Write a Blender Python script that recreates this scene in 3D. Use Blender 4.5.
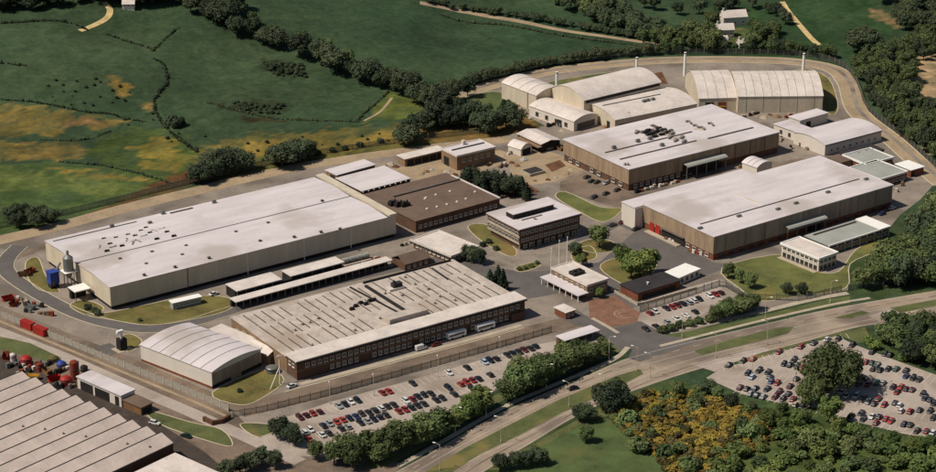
import bpy, bmesh, math, random
import numpy as np
from mathutils import Vector, Matrix
from mathutils.geometry import tessellate_polygon
random.seed(7)
scene = bpy.context.scene
for o in list(bpy.data.objects):
    bpy.data.objects.remove(o)
col = scene.collection

# ------------------------------------------------------------------ camera, sky, sun, exposure
# World: metres, X runs along the long side of the factory sheds, Y across them, site at z = 0.
AX = math.radians(32.5)
cam_d = bpy.data.cameras.new('camera')
cam_d.sensor_width = 36.0
cam_d.lens = 36.0 * 2200 / 936
cam_d.clip_start = 5.0
cam_d.clip_end = 20000.0
cam = bpy.data.objects.new('camera', cam_d)
cam.location = (-760 * math.sin(AX), -760 * math.cos(AX), 330.0)
cam.rotation_euler = (math.radians(68), 0, -AX)
col.objects.link(cam)
scene.camera = cam

SUN_EL = math.radians(53)
SHADOW_DIR = math.radians(-16.0)         # where shadows point, from +X
world = bpy.data.worlds.new('World')
scene.world = world
world.use_nodes = True
wn = world.node_tree
bg = wn.nodes['Background']
sky = wn.nodes.new('ShaderNodeTexSky')
sky.sky_type = 'NISHITA'
sky.sun_disc = False
sky.sun_elevation = SUN_EL
sky.sun_rotation = math.radians(90) - (SHADOW_DIR + math.pi)
wn.links.new(sky.outputs[0], bg.inputs[0])
bg.inputs[1].default_value = 0.052
sun_d = bpy.data.lights.new('sun', 'SUN')
sun_d.energy = 4.2
sun_d.angle = math.radians(0.5)
sun_d.color = (1.0, 0.93, 0.82)
sun = bpy.data.objects.new('sun', sun_d)
sdir = Vector((math.cos(SHADOW_DIR) * math.cos(SUN_EL), math.sin(SHADOW_DIR) * math.cos(SUN_EL), -math.sin(SUN_EL)))
sun.rotation_euler = sdir.to_track_quat('-Z', 'Y').to_euler()
sun.location = (0, 0, 400)
col.objects.link(sun)
vs = scene.view_settings
vs.view_transform = 'Standard'
vs.look = 'None'
vs.exposure = 0.06
vs.gamma = 1.0
vs.use_curve_mapping = False

# ------------------------------------------------------------------ terrain height
# <terrain>
SA, CA = math.sin(math.radians(32.5)), math.cos(math.radians(32.5))
FB = [(-2000, 830), (-260, 830), (-187, 850), (-140, 885), (-98, 915), (-30, 965), (-5, 1025), (45, 1062), (111, 1082), (166, 1080), (260, 1090), (2000, 1090)]
def hfun(x, y):
    r = x * CA - y * SA
    f = x * SA + y * CA + 760
    for i in range(len(FB) - 1):
        if r <= FB[i + 1][0]:
            break
    a, b = FB[i], FB[i + 1]
    t = max(0.0, min(1.0, (r - a[0]) / (b[0] - a[0])))
    d = f - (a[1] + (b[1] - a[1]) * t)
    if d <= 0:
        return 0.0
    s = min(1.0, d / 420.0)
    s = s * s * (3 - 2 * s)
    amp = 34 - 20 * max(0.0, min(1.0, (r + 60) / 200.0))
    e = min(1.0, d / 90.0)
    e = e * e * (3 - 2 * e)
    w = 2.2 * math.sin(x * .021 + 1.3) * math.cos(y * .017) + 1.5 * math.sin(x * .047 + y * .031) + .7 * math.sin(y * .09 - x * .05)
    return amp * s + e * w
# </terrain>

# ------------------------------------------------------------------ materials
def lin(r, g, b):
    f = lambda v: (v / 255 / 12.92) if v <= 10 else ((v / 255 + .055) / 1.055) ** 2.4
    return (f(r), f(g), f(b))

MATS = {}
def pm(name, rgb, var=.18, scale=.25, rough=.85, stretch=None, fine=3.0, bump=0.0, metal=0.0, spec=.3, tint=None, patch=None):
    """procedural surface: two scales of noise round a base colour"""
    m = bpy.data.materials.new(name)
    m.use_nodes = True
    nt = m.node_tree
    N, K = nt.nodes, nt.links
    b = N['Principled BSDF']
    b.inputs['Roughness'].default_value = rough
    b.inputs['Metallic'].default_value = metal
    b.inputs['Specular IOR Level'].default_value = spec
    tc = N.new('ShaderNodeTexCoord')
    mp = N.new('ShaderNodeMapping')
    K.new(tc.outputs['Object'], mp.inputs[0])
    if stretch:
        mp.inputs['Scale'].default_value = stretch
    n1 = N.new('ShaderNodeTexNoise'); n1.inputs['Scale'].default_value = scale; n1.inputs['Detail'].default_value = 6; n1.inputs['Roughness'].default_value = .65
    n2 = N.new('ShaderNodeTexNoise'); n2.inputs['Scale'].default_value = fine; n2.inputs['Detail'].default_value = 3
    K.new(mp.outputs[0], n1.inputs[0]); K.new(mp.outputs[0], n2.inputs[0])
    mx = N.new('ShaderNodeMath'); mx.operation = 'MULTIPLY_ADD'
    K.new(n1.outputs[0], mx.inputs[0]); mx.inputs[1].default_value = .7
    md = N.new('ShaderNodeMath'); md.operation = 'MULTIPLY'; md.inputs[1].default_value = .3
    K.new(n2.outputs[0], md.inputs[0]); K.new(md.outputs[0], mx.inputs[2])
    rp = N.new('ShaderNodeValToRGB')
    lo = tuple(max(0, c * (1 - 1.6 * var)) for c in rgb)
    hi = tuple(min(.95, c * (1 + 1.3 * var)) for c in rgb)
    if tint: lo = tint
    rp.color_ramp.elements[0].position = .34; rp.color_ramp.elements[0].color = (*lo, 1)
    rp.color_ramp.elements[1].position = .66; rp.color_ramp.elements[1].color = (*hi, 1)
    e = rp.color_ramp.elements.new(.5); e.color = (*rgb, 1)
    K.new(mx.outputs[0], rp.inputs[0])
    out = rp.outputs[0]
    if patch:
        n3 = N.new('ShaderNodeTexNoise'); n3.inputs['Scale'].default_value = patch[1]; n3.inputs['Detail'].default_value = 5
        K.new(tc.outputs['Object'], n3.inputs[0])
        r3 = N.new('ShaderNodeValToRGB')
        r3.color_ramp.elements[0].position = patch[2]; r3.color_ramp.elements[1].position = patch[2] + .12
        K.new(n3.outputs[0], r3.inputs[0])
        mm = N.new('ShaderNodeMix'); mm.data_type = 'RGBA'
        K.new(r3.outputs[0], mm.inputs[0]); K.new(out, mm.inputs[6]); mm.inputs[7].default_value = (*patch[0], 1)
        out = mm.outputs[2]
    K.new(out, b.inputs['Base Color'])
    if bump:
        bp = N.new('ShaderNodeBump'); bp.inputs['Strength'].default_value = bump; bp.inputs['Distance'].default_value = .2
        K.new(n2.outputs[0], bp.inputs['Height']); K.new(bp.outputs[0], b.inputs['Normal'])
    MATS[name] = m
    return m

def foliage(name, dark, light, nscale=.35):
    m = bpy.data.materials.new(name); m.use_nodes = True
    nt = m.node_tree; N, K = nt.nodes, nt.links
    b = N['Principled BSDF']; b.inputs['Roughness'].default_value = .75; b.inputs['Specular IOR Level'].default_value = .15
    tc = N.new('ShaderNodeTexCoord'); oi = N.new('ShaderNodeObjectInfo')
    ad = N.new('ShaderNodeVectorMath'); ad.operation = 'ADD'
    sc = N.new('ShaderNodeVectorMath'); sc.operation = 'SCALE'; sc.inputs[3].default_value = 40
    cx = N.new('ShaderNodeCombineXYZ')
    for i in range(3): K.new(oi.outputs['Random'], cx.inputs[i])
    K.new(cx.outputs[0], sc.inputs[0]); K.new(tc.outputs['Object'], ad.inputs[0]); K.new(sc.outputs[0], ad.inputs[1])
    n = N.new('ShaderNodeTexNoise'); n.inputs['Scale'].default_value = nscale; n.inputs['Detail'].default_value = 5; n.inputs['Roughness'].default_value = .7
    K.new(ad.outputs[0], n.inputs[0])
    ge = N.new('ShaderNodeNewGeometry')
    a1 = N.new('ShaderNodeMath'); a1.operation = 'MULTIPLY_ADD'; a1.inputs[1].default_value = .35
    K.new(ge.outputs['Random Per Island'], a1.inputs[0]); K.new(n.outputs[0], a1.inputs[2])
    a2 = N.new('ShaderNodeMath'); a2.operation = 'MULTIPLY_ADD'; a2.inputs[1].default_value = .5
    K.new(oi.outputs['Random'], a2.inputs[0]); K.new(a1.outputs[0], a2.inputs[2])
    r = N.new('ShaderNodeValToRGB')
    r.color_ramp.elements[0].position = .45; r.color_ramp.elements[0].color = (*dark, 1)
    r.color_ramp.elements[1].position = 1.15 if False else 1.0; r.color_ramp.elements[1].color = (*light, 1)
    hs = N.new('ShaderNodeHueSaturation')
    fr = N.new('ShaderNodeMath'); fr.operation = 'MULTIPLY'; fr.inputs[1].default_value = 7.13; K.new(oi.outputs['Random'], fr.inputs[0])
    f2 = N.new('ShaderNodeMath'); f2.operation = 'FRACT'; K.new(fr.outputs[0], f2.inputs[0])
    for sock, lo_, hi_ in (('Hue', .492 if 'gorse' in name else .475, .515), ('Value', .82, 1.3)):
        q = N.new('ShaderNodeMapRange'); q.inputs[3].default_value = lo_; q.inputs[4].default_value = hi_
        K.new((f2 if sock == 'Hue' else oi).outputs[0 if sock == 'Hue' else 'Random'], q.inputs[0]); K.new(q.outputs[0], hs.inputs[sock])
    K.new(a2.outputs[0], r.inputs[0]); K.new(r.outputs[0], hs.inputs['Color']); K.new(hs.outputs[0], b.inputs['Base Color'])
    MATS[name] = m
    return m

pm('yard', lin(134, 122, 110), .24, .09, .95, fine=1.2, patch=(lin(104, 94, 84), .045, .5))
pm('asphalt', lin(94, 88, 84), .16, .08, .9, fine=1.0)
pm('asphalt_brown', lin(118, 101, 86), .22, .09, .92, fine=1.2, patch=(lin(92, 80, 69), .05, .5))
pm('road', lin(146, 130, 113), .18, .08, .9, fine=1.2, patch=(lin(112, 99, 88), .03, .5))
pm('lot', lin(163, 149, 137), .16, .1, .92, fine=1.2, patch=(lin(140, 125, 112), .05, .52))
pm('track', lin(152, 132, 106), .2, .08, .95, fine=.8)
pm('dirt_track', lin(190, 165, 115), .25, .3, .95)
pm('concrete', lin(168, 154, 134), .14, .2, .9)
pm('kerb', lin(186, 172, 146), .12, .3, .9)
pm('paving_red', lin(122, 88, 70), .2, .3, .9, fine=2)
pm('marking', lin(190, 178, 162), .1, .6, .8)
pm('lawn', lin(98, 91, 48), .3, .1, .95, fine=1.6, bump=.4, patch=(lin(122, 103, 60), .06, .5))
pm('verge', lin(83, 88, 50), .28, .1, .95, fine=1.6, bump=.4, patch=(lin(116, 104, 60), .06, .56))
pm('meadow', lin(72, 85, 46), .3, .12, .95, fine=1.8, bump=.5, patch=(lin(88, 92, 50), .05, .55))
pm('soil', lin(98, 66, 45), .3, .2, .95, fine=1.5)
pm('roof_white', lin(199, 189, 188), .1, .12, .7, stretch=(.25, 1.6, 1), fine=1.5, patch=(lin(176, 165, 158), .035, .54))
pm('roof_pale', lin(203, 191, 181), .12, .16, .6, fine=.8)
pm('roof_tan', lin(178, 165, 153), .18, .16, .8, fine=.7, patch=(lin(160, 143, 126), .05, .55))
pm('roof_brown', lin(104, 86, 73), .14, .12, .85, fine=.7)
pm('roof_dark', lin(50, 46, 46), .18, .2, .8)
pm('roof_grey', lin(150, 150, 142), .1, .1, .7)
pm('roof_pink', lin(188, 172, 161), .12, .12, .8, fine=.8)
pm('clad_cream', lin(194, 180, 158), .1, .3, .65, stretch=(1, 1, .15))
pm('clad_white', lin(208, 198, 184), .06, .12, .65, stretch=(1, 1, .2))
pm('clad_tan', lin(146, 124, 100), .22, .4, .75, stretch=(1, 1, .1))
pm('clad_grey', lin(146, 131, 114), .22, .4, .75, stretch=(1, 1, .1))
pm('dark_ground', lin(66, 57, 50), .3, .2, .95, fine=1.5)
pm('lawn_green', lin(95, 97, 52), .28, .1, .95, fine=1.6, bump=.4, patch=(lin(120, 110, 58), .06, .55))
pm('brick', lin(92, 67, 52), .18, .3, .9, fine=4)
pm('brick_red', lin(116, 68, 48), .2, .3, .9, fine=4)
pm('brick_tan', lin(132, 106, 80), .18, .3, .9, fine=4)
pm('dark', lin(38, 34, 32), .3, .3, .8)
pm('seam', lin(94, 86, 80), .2, .3, .8)
pm('duct', lin(150, 142, 132), .2, .5, .55, metal=.3)
pm('metal', lin(120, 120, 116), .15, .4, .5, metal=.4)
pm('white_paint', lin(232, 228, 220), .05, .4, .5)
pm('post_grey', lin(120, 118, 110), .15, .5, .7)
pm('fence_dark', lin(84, 84, 74), .2, .5, .8)
pm('concrete_panel', lin(150, 144, 132), .16, .4, .9)
pm('blue', lin(46, 68, 140), .2, .3, .6)
pm('red', lin(152, 38, 30), .2, .3, .6)
pm('rust', lin(124, 52, 34), .3, .4, .85)
pm('yellow', lin(196, 150, 50), .2, .4, .7)
pm('timber', lin(120, 88, 58), .25, .5, .9)
pm('bark', (.06, .045, .03), .3, 1.5, .95)
pm('tyre', (.015, .015, .015), .2, 2, .9)
pm('window_frame', lin(214, 206, 192), .06, .6, .6)
g = pm('glass', (.02, .022, .026), .2, .3, .12, spec=.6)
pm('car_glass', (.012, .013, .016), .2, .6, .1, spec=.6)
foliage('leaf', (.022, .038, .016), (.098, .125, .044))
foliage('leaf_dark', (.013, .022, .015), (.056, .072, .036))
foliage('leaf_fresh', (.028, .052, .015), (.105, .140, .038))
foliage('leaf_conifer', (.010, .020, .014), (.036, .052, .026))
foliage('gorse', (.045, .042, .014), (.25, .17, .034), .6)
foliage('gorse_dry', (.03, .030, .012), (.115, .090, .032), .6)
foliage('blossom', (.25, .2, .04), (.55, .45, .10))

def paint_material():
    m = bpy.data.materials.new('car_paint'); m.use_nodes = True
    nt = m.node_tree; N, K = nt.nodes, nt.links
    b = N['Principled BSDF']
    oi = N.new('ShaderNodeObjectInfo'); tc = N.new('ShaderNodeTexCoord')
    n = N.new('ShaderNodeTexNoise'); n.inputs['Scale'].default_value = 1.5
    K.new(tc.outputs['Object'], n.inputs[0])
    mm = N.new('ShaderNodeMix'); mm.data_type = 'RGBA'; mm.blend_type = 'MULTIPLY'; mm.inputs[0].default_value = .35
    K.new(oi.outputs['Color'], mm.inputs[6]); K.new(n.outputs[0], mm.inputs[7])
    K.new(mm.outputs[2], b.inputs['Base Color'])
    b.inputs['Roughness'].default_value = .32; b.inputs['Coat Weight'].default_value = .4
    MATS['car_paint'] = m
paint_material()

# ------------------------------------------------------------------ mesh helpers
class MB:
    def __init__(s):
        s.v, s.f, s.m = [], [], []
    def add(s, vs_, fs, mi=0):
        n = len(s.v); s.v += [tuple(p) for p in vs_]
        for f in fs:
            s.f.append(tuple(i + n for i in f)); s.m.append(mi)
        return s
    def box(s, x0, x1, y0, y1, z0, z1, mi=0):
        vs_ = [(x, y, z) for z in (z0, z1) for x, y in ((x0, y0), (x1, y0), (x1, y1), (x0, y1))]
        return s.add(vs_, [(3, 2, 1, 0), (4, 5, 6, 7), (0, 1, 5, 4), (1, 2, 6, 5), (2, 3, 7, 6), (3, 0, 4, 7)], mi)
    def prism(s, poly, z0, z1, mi=0):
        n = len(poly)
        a = sum(poly[i][0] * poly[(i + 1) % n][1] - poly[(i + 1) % n][0] * poly[i][1] for i in range(n))
        if a < 0: poly = poly[::-1]
        vs_ = [(p[0], p[1], z0) for p in poly] + [(p[0], p[1], z1) for p in poly]
        fs = [tuple(range(n - 1, -1, -1)), tuple(range(n, 2 * n))] + [(i, (i + 1) % n, n + (i + 1) % n, n + i) for i in range(n)]
        return s.add(vs_, fs, mi)
    def tube(s, a, b, r0, r1=None, n=8, mi=0):
        r1 = r0 if r1 is None else r1
        a, b = Vector(a), Vector(b); d = (b - a).normalized()
        u = d.orthogonal().normalized(); w = d.cross(u)
        vs_ = []
        for c, r in ((a, r0), (b, r1)):
            for k in range(n):
                t = 2 * math.pi * k / n
                vs_.append(c + u * (r * math.cos(t)) + w * (r * math.sin(t)))
        return s.add(vs_, [tuple(range(n - 1, -1, -1)), tuple(range(n, 2 * n))] + [(k, (k + 1) % n, n + (k + 1) % n, n + k) for k in range(n)], mi)
    def lathe(s, cx, cy, prof, n=12, mi=0):
        vs_ = []
        for r, z in prof:
            for k in range(n):
                t = 2 * math.pi * k / n
                vs_.append((cx + r * math.cos(t), cy + r * math.sin(t), z))
        fs = []
        for j in range(len(prof) - 1):
            for k in range(n):
                fs.append((j * n + k, j * n + (k + 1) % n, (j + 1) * n + (k + 1) % n, (j + 1) * n + k))
        fs.append(tuple(range(n - 1, -1, -1))); fs.append(tuple(range((len(prof) - 1) * n, len(prof) * n)))
        return s.add(vs_, fs, mi)
    def strip(s, prof, t0, t1, axis, z0=None, thick=None, mi=0):
        """profile [(u,z)] extruded along x or y from t0 to t1; down to z0, or as a shell of the given thickness"""
        n = len(prof)
        low = [(u, z0 if thick is None else z - thick) for u, z in prof]
        ring = prof + low[::-1]
        P = (lambda u, z, t: (t, u, z)) if axis == 'x' else (lambda u, z, t: (u, t, z))
        vs_ = [P(u, z, t0) for u, z in ring] + [P(u, z, t1) for u, z in ring]
        m = len(ring)
        fs = [(i, (i + 1) % m, m + (i + 1) % m, m + i) for i in range(m)]
        for k in range(n - 1):                       # end caps in quads
            a, b2, c, d = k, k + 1, m - 2 - k, m - 1 - k
            fs.append((d, c, b2, a)); fs.append((m + a, m + b2, m + c, m + d))
        return s.add(vs_, fs, mi)
    def mesh(s, name, mats, smooth=False):
        me = bpy.data.meshes.new(name)
        me.from_pydata(s.v, [], s.f)
        for mt in ([mats] if isinstance(mats, str) else mats):
            me.materials.append(MATS[mt])
        me.polygons.foreach_set('material_index', s.m)
        if smooth: me.polygons.foreach_set('use_smooth', [True] * len(s.f))
        me.update()
        bm = bmesh.new(); bm.from_mesh(me); bmesh.ops.recalc_face_normals(bm, faces=bm.faces); bm.to_mesh(me); bm.free()
        return me
    def obj(s, name, mats, parent=None, loc=(0, 0, 0), rz=0, smooth=False):
        return place(s.mesh(name, mats, smooth), name, parent, loc, rz)

def place(me, name, parent=None, loc=(0, 0, 0), rz=0, sc=None):
    o = bpy.data.objects.new(name, me); col.objects.link(o)
    o.location = loc; o.rotation_euler = (0, 0, rz)
    if sc: o.scale = sc
    if parent: o.parent = parent
    return o

def tag(o, label, cat, group=None):
    o['label'] = label; o['category'] = cat
    if group: o['group'] = group
    return o

def empty(name, label, cat, loc, rz=0, group=None):
    return tag(place(None, name, None, loc, rz), label, cat, group)

def smooth_line(pts, n=6, closed=False):
    out = []
    N_ = len(pts)
    for i in range(N_ if closed else N_ - 1):
        if closed:
            p = [pts[(i + k - 1) % N_] for k in range(4)]
        else:
            p = [pts[max(0, i - 1)], pts[i], pts[i + 1], pts[min(N_ - 1, i + 2)]]
        for k in range(n):
            t = k / n
            out.append(tuple(.5 * (2 * p[1][c] + (p[2][c] - p[0][c]) * t + (2 * p[0][c] - 5 * p[1][c] + 4 * p[2][c] - p[3][c]) * t * t + (3 * p[1][c] - p[0][c] - 3 * p[2][c] + p[3][c]) * t ** 3) for c in (0, 1)))
    if not closed: out.append(tuple(pts[-1]))
    return out

def resample(pts, step):
    out = [pts[0]]; acc = 0
    for a, b in zip(pts, pts[1:]):
        d = math.dist(a, b)
        if d < 1e-6: continue
        t = step - acc
        while t <= d:
            out.append((a[0] + (b[0] - a[0]) * t / d, a[1] + (b[1] - a[1]) * t / d)); t += step
        acc = d - (t - step)
    return out

def struct(o, kind='structure'):
    o['kind'] = kind
    return o

def sheet(name, pts, z, mt, kind='structure'):
    me = bpy.data.meshes.new(name)
    tris = tessellate_polygon([[Vector((p[0], p[1], 0)) for p in pts]])
    me.from_pydata([(p[0], p[1], z) for p in pts], [], [t for t in tris])
    me.materials.append(MATS[mt]); me.update()
    bm = bmesh.new(); bm.from_mesh(me)
    for f in bm.faces:
        f.normal_update()
        if f.normal.z < 0: f.normal_flip()
    bm.to_mesh(me); bm.free()
    return struct(place(me, name), kind)

def offset_line(pts, d):
    out = []
    for i, p in enumerate(pts):
        a = pts[max(0, i - 1)]; b = pts[min(len(pts) - 1, i + 1)]
        dx, dy = b[0] - a[0], b[1] - a[1]; l = math.hypot(dx, dy) or 1
        out.append((p[0] - dy / l * d, p[1] + dx / l * d))
    return out

def ribbon(name, pts, w, z, mt, h=0.0, drape=False, kind='structure'):
    L, R = offset_line(pts, w / 2), offset_line(pts, -w / 2)
    hz = (lambda p: hfun(*p)) if drape else (lambda p: 0.0)
    mb = MB(); n = len(pts)
    if h <= 0:
        mb.add([(p[0], p[1], hz(p) + z) for p in R] + [(p[0], p[1], hz(p) + z) for p in L], [(i, i + 1, n + i + 1, n + i) for i in range(n - 1)])
    else:
        v = []
        for p, q in zip(R, L):
            v += [(p[0], p[1], hz(p) + z), (p[0], p[1], hz(p) + z + h), (q[0], q[1], hz(q) + z + h), (q[0], q[1], hz(q) + z)]
        f = []
        for i in range(n - 1):
            for k in range(4):
                f.append((4 * i + k, 4 * i + (k + 1) % 4, 4 * i + 4 + (k + 1) % 4, 4 * i + 4 + k))
        f += [(0, 1, 2, 3), (4 * n - 1, 4 * n - 2, 4 * n - 3, 4 * n - 4)]
        mb.add(v, f)
    me = mb.mesh(name, mt)
    if h <= 0:
        for p in me.polygons:
            if p.normal.z < 0: p.flip()
    return struct(place(me, name), kind)

# ------------------------------------------------------------------ ground
def inside(px, py, poly):
    r = np.zeros(px.shape, bool); n = len(poly)
    for i in range(n):
        x1, y1 = poly[i]; x2, y2 = poly[(i + 1) % n]
        if y1 == y2: continue
        c = (y1 > py) != (y2 > py)
        r ^= c & (px < (x2 - x1) * (py - y1) / (y2 - y1) + x1)
    return r

def noise2(x, y, s, seed):
    return (np.sin(x * s + seed) * np.cos(y * s * 1.13 - seed * 1.7) + .6 * np.sin((x + y) * s * 2.1 + seed * 3) + .45 * np.cos((x - y * .8) * s * 4.3 + seed) + .3 * np.sin((x * .7 + y) * s * 8.7 - seed)) / 2.3

COVER = [   # (outline, colour, wobble): what grows or lies bare there
    ([(-122.1,231.5),(-74.9,212.7),(-50.9,192.8),(-41.8,166.8),(-51.1,157.1),(-75.2,149.2),(-103.9,143.7),(-151.1,152.3)], lin(74, 88, 48), 3),
    ([(-116.1,247.6),(-98.4,216.8),(-81.0,198.2),(-64.7,182.8),(-47.5,164.7),(-68.5,164.0),(-95.2,186.0),(-130.4,209.1)], lin(92, 98, 54), 4),
    ([(-83.1,209.6),(-65.5,202.1),(-46.5,166.9),(-66.9,188.2)], lin(134, 112, 58), 5),
    ([(-85.5,304.7),(-68.7,291.7),(-55.9,274.7),(-39.4,256.1),(-25.6,246.0),(-33.0,240.9),(-54.4,249.9),(-69.4,248.5),(-85.0,250.7),(-100.9,264.2)], lin(118, 100, 54), 6),
    ([(-54.4,261.0),(-31.7,248.0),(-43.1,247.9),(-57.1,254.9)], lin(118, 92, 62), 5),
    ([(-104.3,255.0),(-77.5,240.1),(-63.5,239.8),(-54.1,232.8),(-63.1,214.2),(-81.8,218.3),(-114.2,228.4)], lin(128, 106, 58), 6),
    ([(-52.9,233.5),(-30.7,239.5),(-12.0,219.0),(-14.8,197.9),(-25.6,171.0),(-38.2,164.5),(-48.7,177.0),(-61.2,201.3),(-61.2,216.4)], lin(70, 82, 40), 4),
    ([(-36.9,223.7),(-21.7,219.5),(-21.2,205.0),(-31.4,177.7),(-46.1,182.6),(-44.8,200.9)], lin(122, 106, 50), 7),
    ([(-16.4,292.5),(-13.9,282.2),(-8.8,276.7),(-15.7,268.4),(-23.5,268.0)], lin(136, 108, 56), 3),
    ([(-15.0,260.2),(-10.7,256.3),(-15.1,249.3),(-17.5,252.8)], lin(140, 112, 66), 2),
    ([(-23.4,175.5),(-16.8,196.0),(6.6,205.9),(32.6,192.5),(59.6,185.2),(77.8,180.2),(94.6,159.6),(130.8,156.4),(130.7,139.9),(92.4,143.3),(59.8,149.9),(27.3,155.3),(-7.3,155.0),(-29.6,153.3)], lin(108, 96, 52), 7),
    ([(2.4,197.8),(28.7,185.4),(63.1,173.1),(85.1,165.7),(79.3,156.4),(33.6,166.6),(1.4,171.7)], lin(130, 108, 54), 7),
    ([(75.2,180.2),(88.9,163.2),(131.3,161.2),(128.8,141.1),(106.7,140.6),(73.7,147.3),(65.2,159.0)], lin(116, 88, 50), 3),
    ([(97.6,224.4),(102.9,200.0),(94.6,182.9),(65.3,191.4),(78.3,206.4)], lin(92, 96, 44), 2),
    ([(57.8,285.0),(69.1,275.1),(75.7,261.7),(65.9,258.9),(55.1,272.5)], lin(40, 46, 34), 5),
    ([(19.1,240.7),(37.8,239.5),(45.9,228.9),(36.6,221.2),(21.3,229.8)], lin(44, 46, 30), 5),
    ([(19.6,230.5),(31.2,220.9),(35.0,211.5),(20.3,217.8)], lin(56, 42, 24), 3),
    ([(-87.4,151.6),(-51.8,170.3),(-29.2,176.3),(-21.6,168.5),(-56.3,150.8),(-79.7,144.0)], lin(100, 60, 42), 3),
    ([(321.0,268.7),(363.7,243.9),(324.5,158.7),(285.8,159.5),(273.2,191.4)], lin(44, 66, 38), 2),
    ([(363.7,243.9),(396.5,216.2),(376.7,167.3),(331.5,144.2),(315.3,144.6)], lin(46, 70, 40), 2),
    ([(387.3,209.1),(391.6,204.3),(385.9,179.5),(374.6,171.1),(379.3,192.3)], lin(140, 112, 82), 2),
    ([(345.8,129.1),(371.7,132.7),(308.4,56.9),(302.9,77.8),(316.0,102.1)], lin(170, 140, 112), 4),
    ([(276.5,73.8),(283.7,76.1),(260.5,25.1),(251.7,18.4)], lin(150, 132, 108), 2),
    ([(298.9,216.9),(312.7,217.4),(293.5,190.7),(280.5,190.8)], lin(92, 92, 56), 3),
    ([(-76.9,-116.0),(-71.6,-119.5),(14.1,-89.2),(21.9,-113.0),(39.9,-133.6),(65.4,-192.9),(32.8,-226.4),(-100.3,-141.6)], lin(72, 84, 46), 3),
    ([(115.0,-81.6),(141.3,-54.7),(188.4,-32.1),(249.4,-15.8),(162.9,-103.2)], lin(60, 70, 40), 3),
    ([(101.4,-105.0),(124.7,-100.9),(157.5,-108.7),(108.1,-158.6),(93.2,-134.8)], lin(62, 72, 40), 3),
    ([(-6.0,-143.3),(31.2,-144.0),(65.4,-192.9),(41.7,-217.2),(-31.2,-170.8)], lin(84, 92, 50), 6),
    ([(-13.8,-110.1),(5.1,-104.1),(17.6,-113.0),(24.7,-128.4),(32.7,-139.7),(20.9,-156.3),(2.9,-158.0),(-18.0,-163.9),(-25.9,-158.8),(-19.1,-136.6),(-20.2,-123.3)], lin(86, 66, 32), 4),
]

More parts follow.
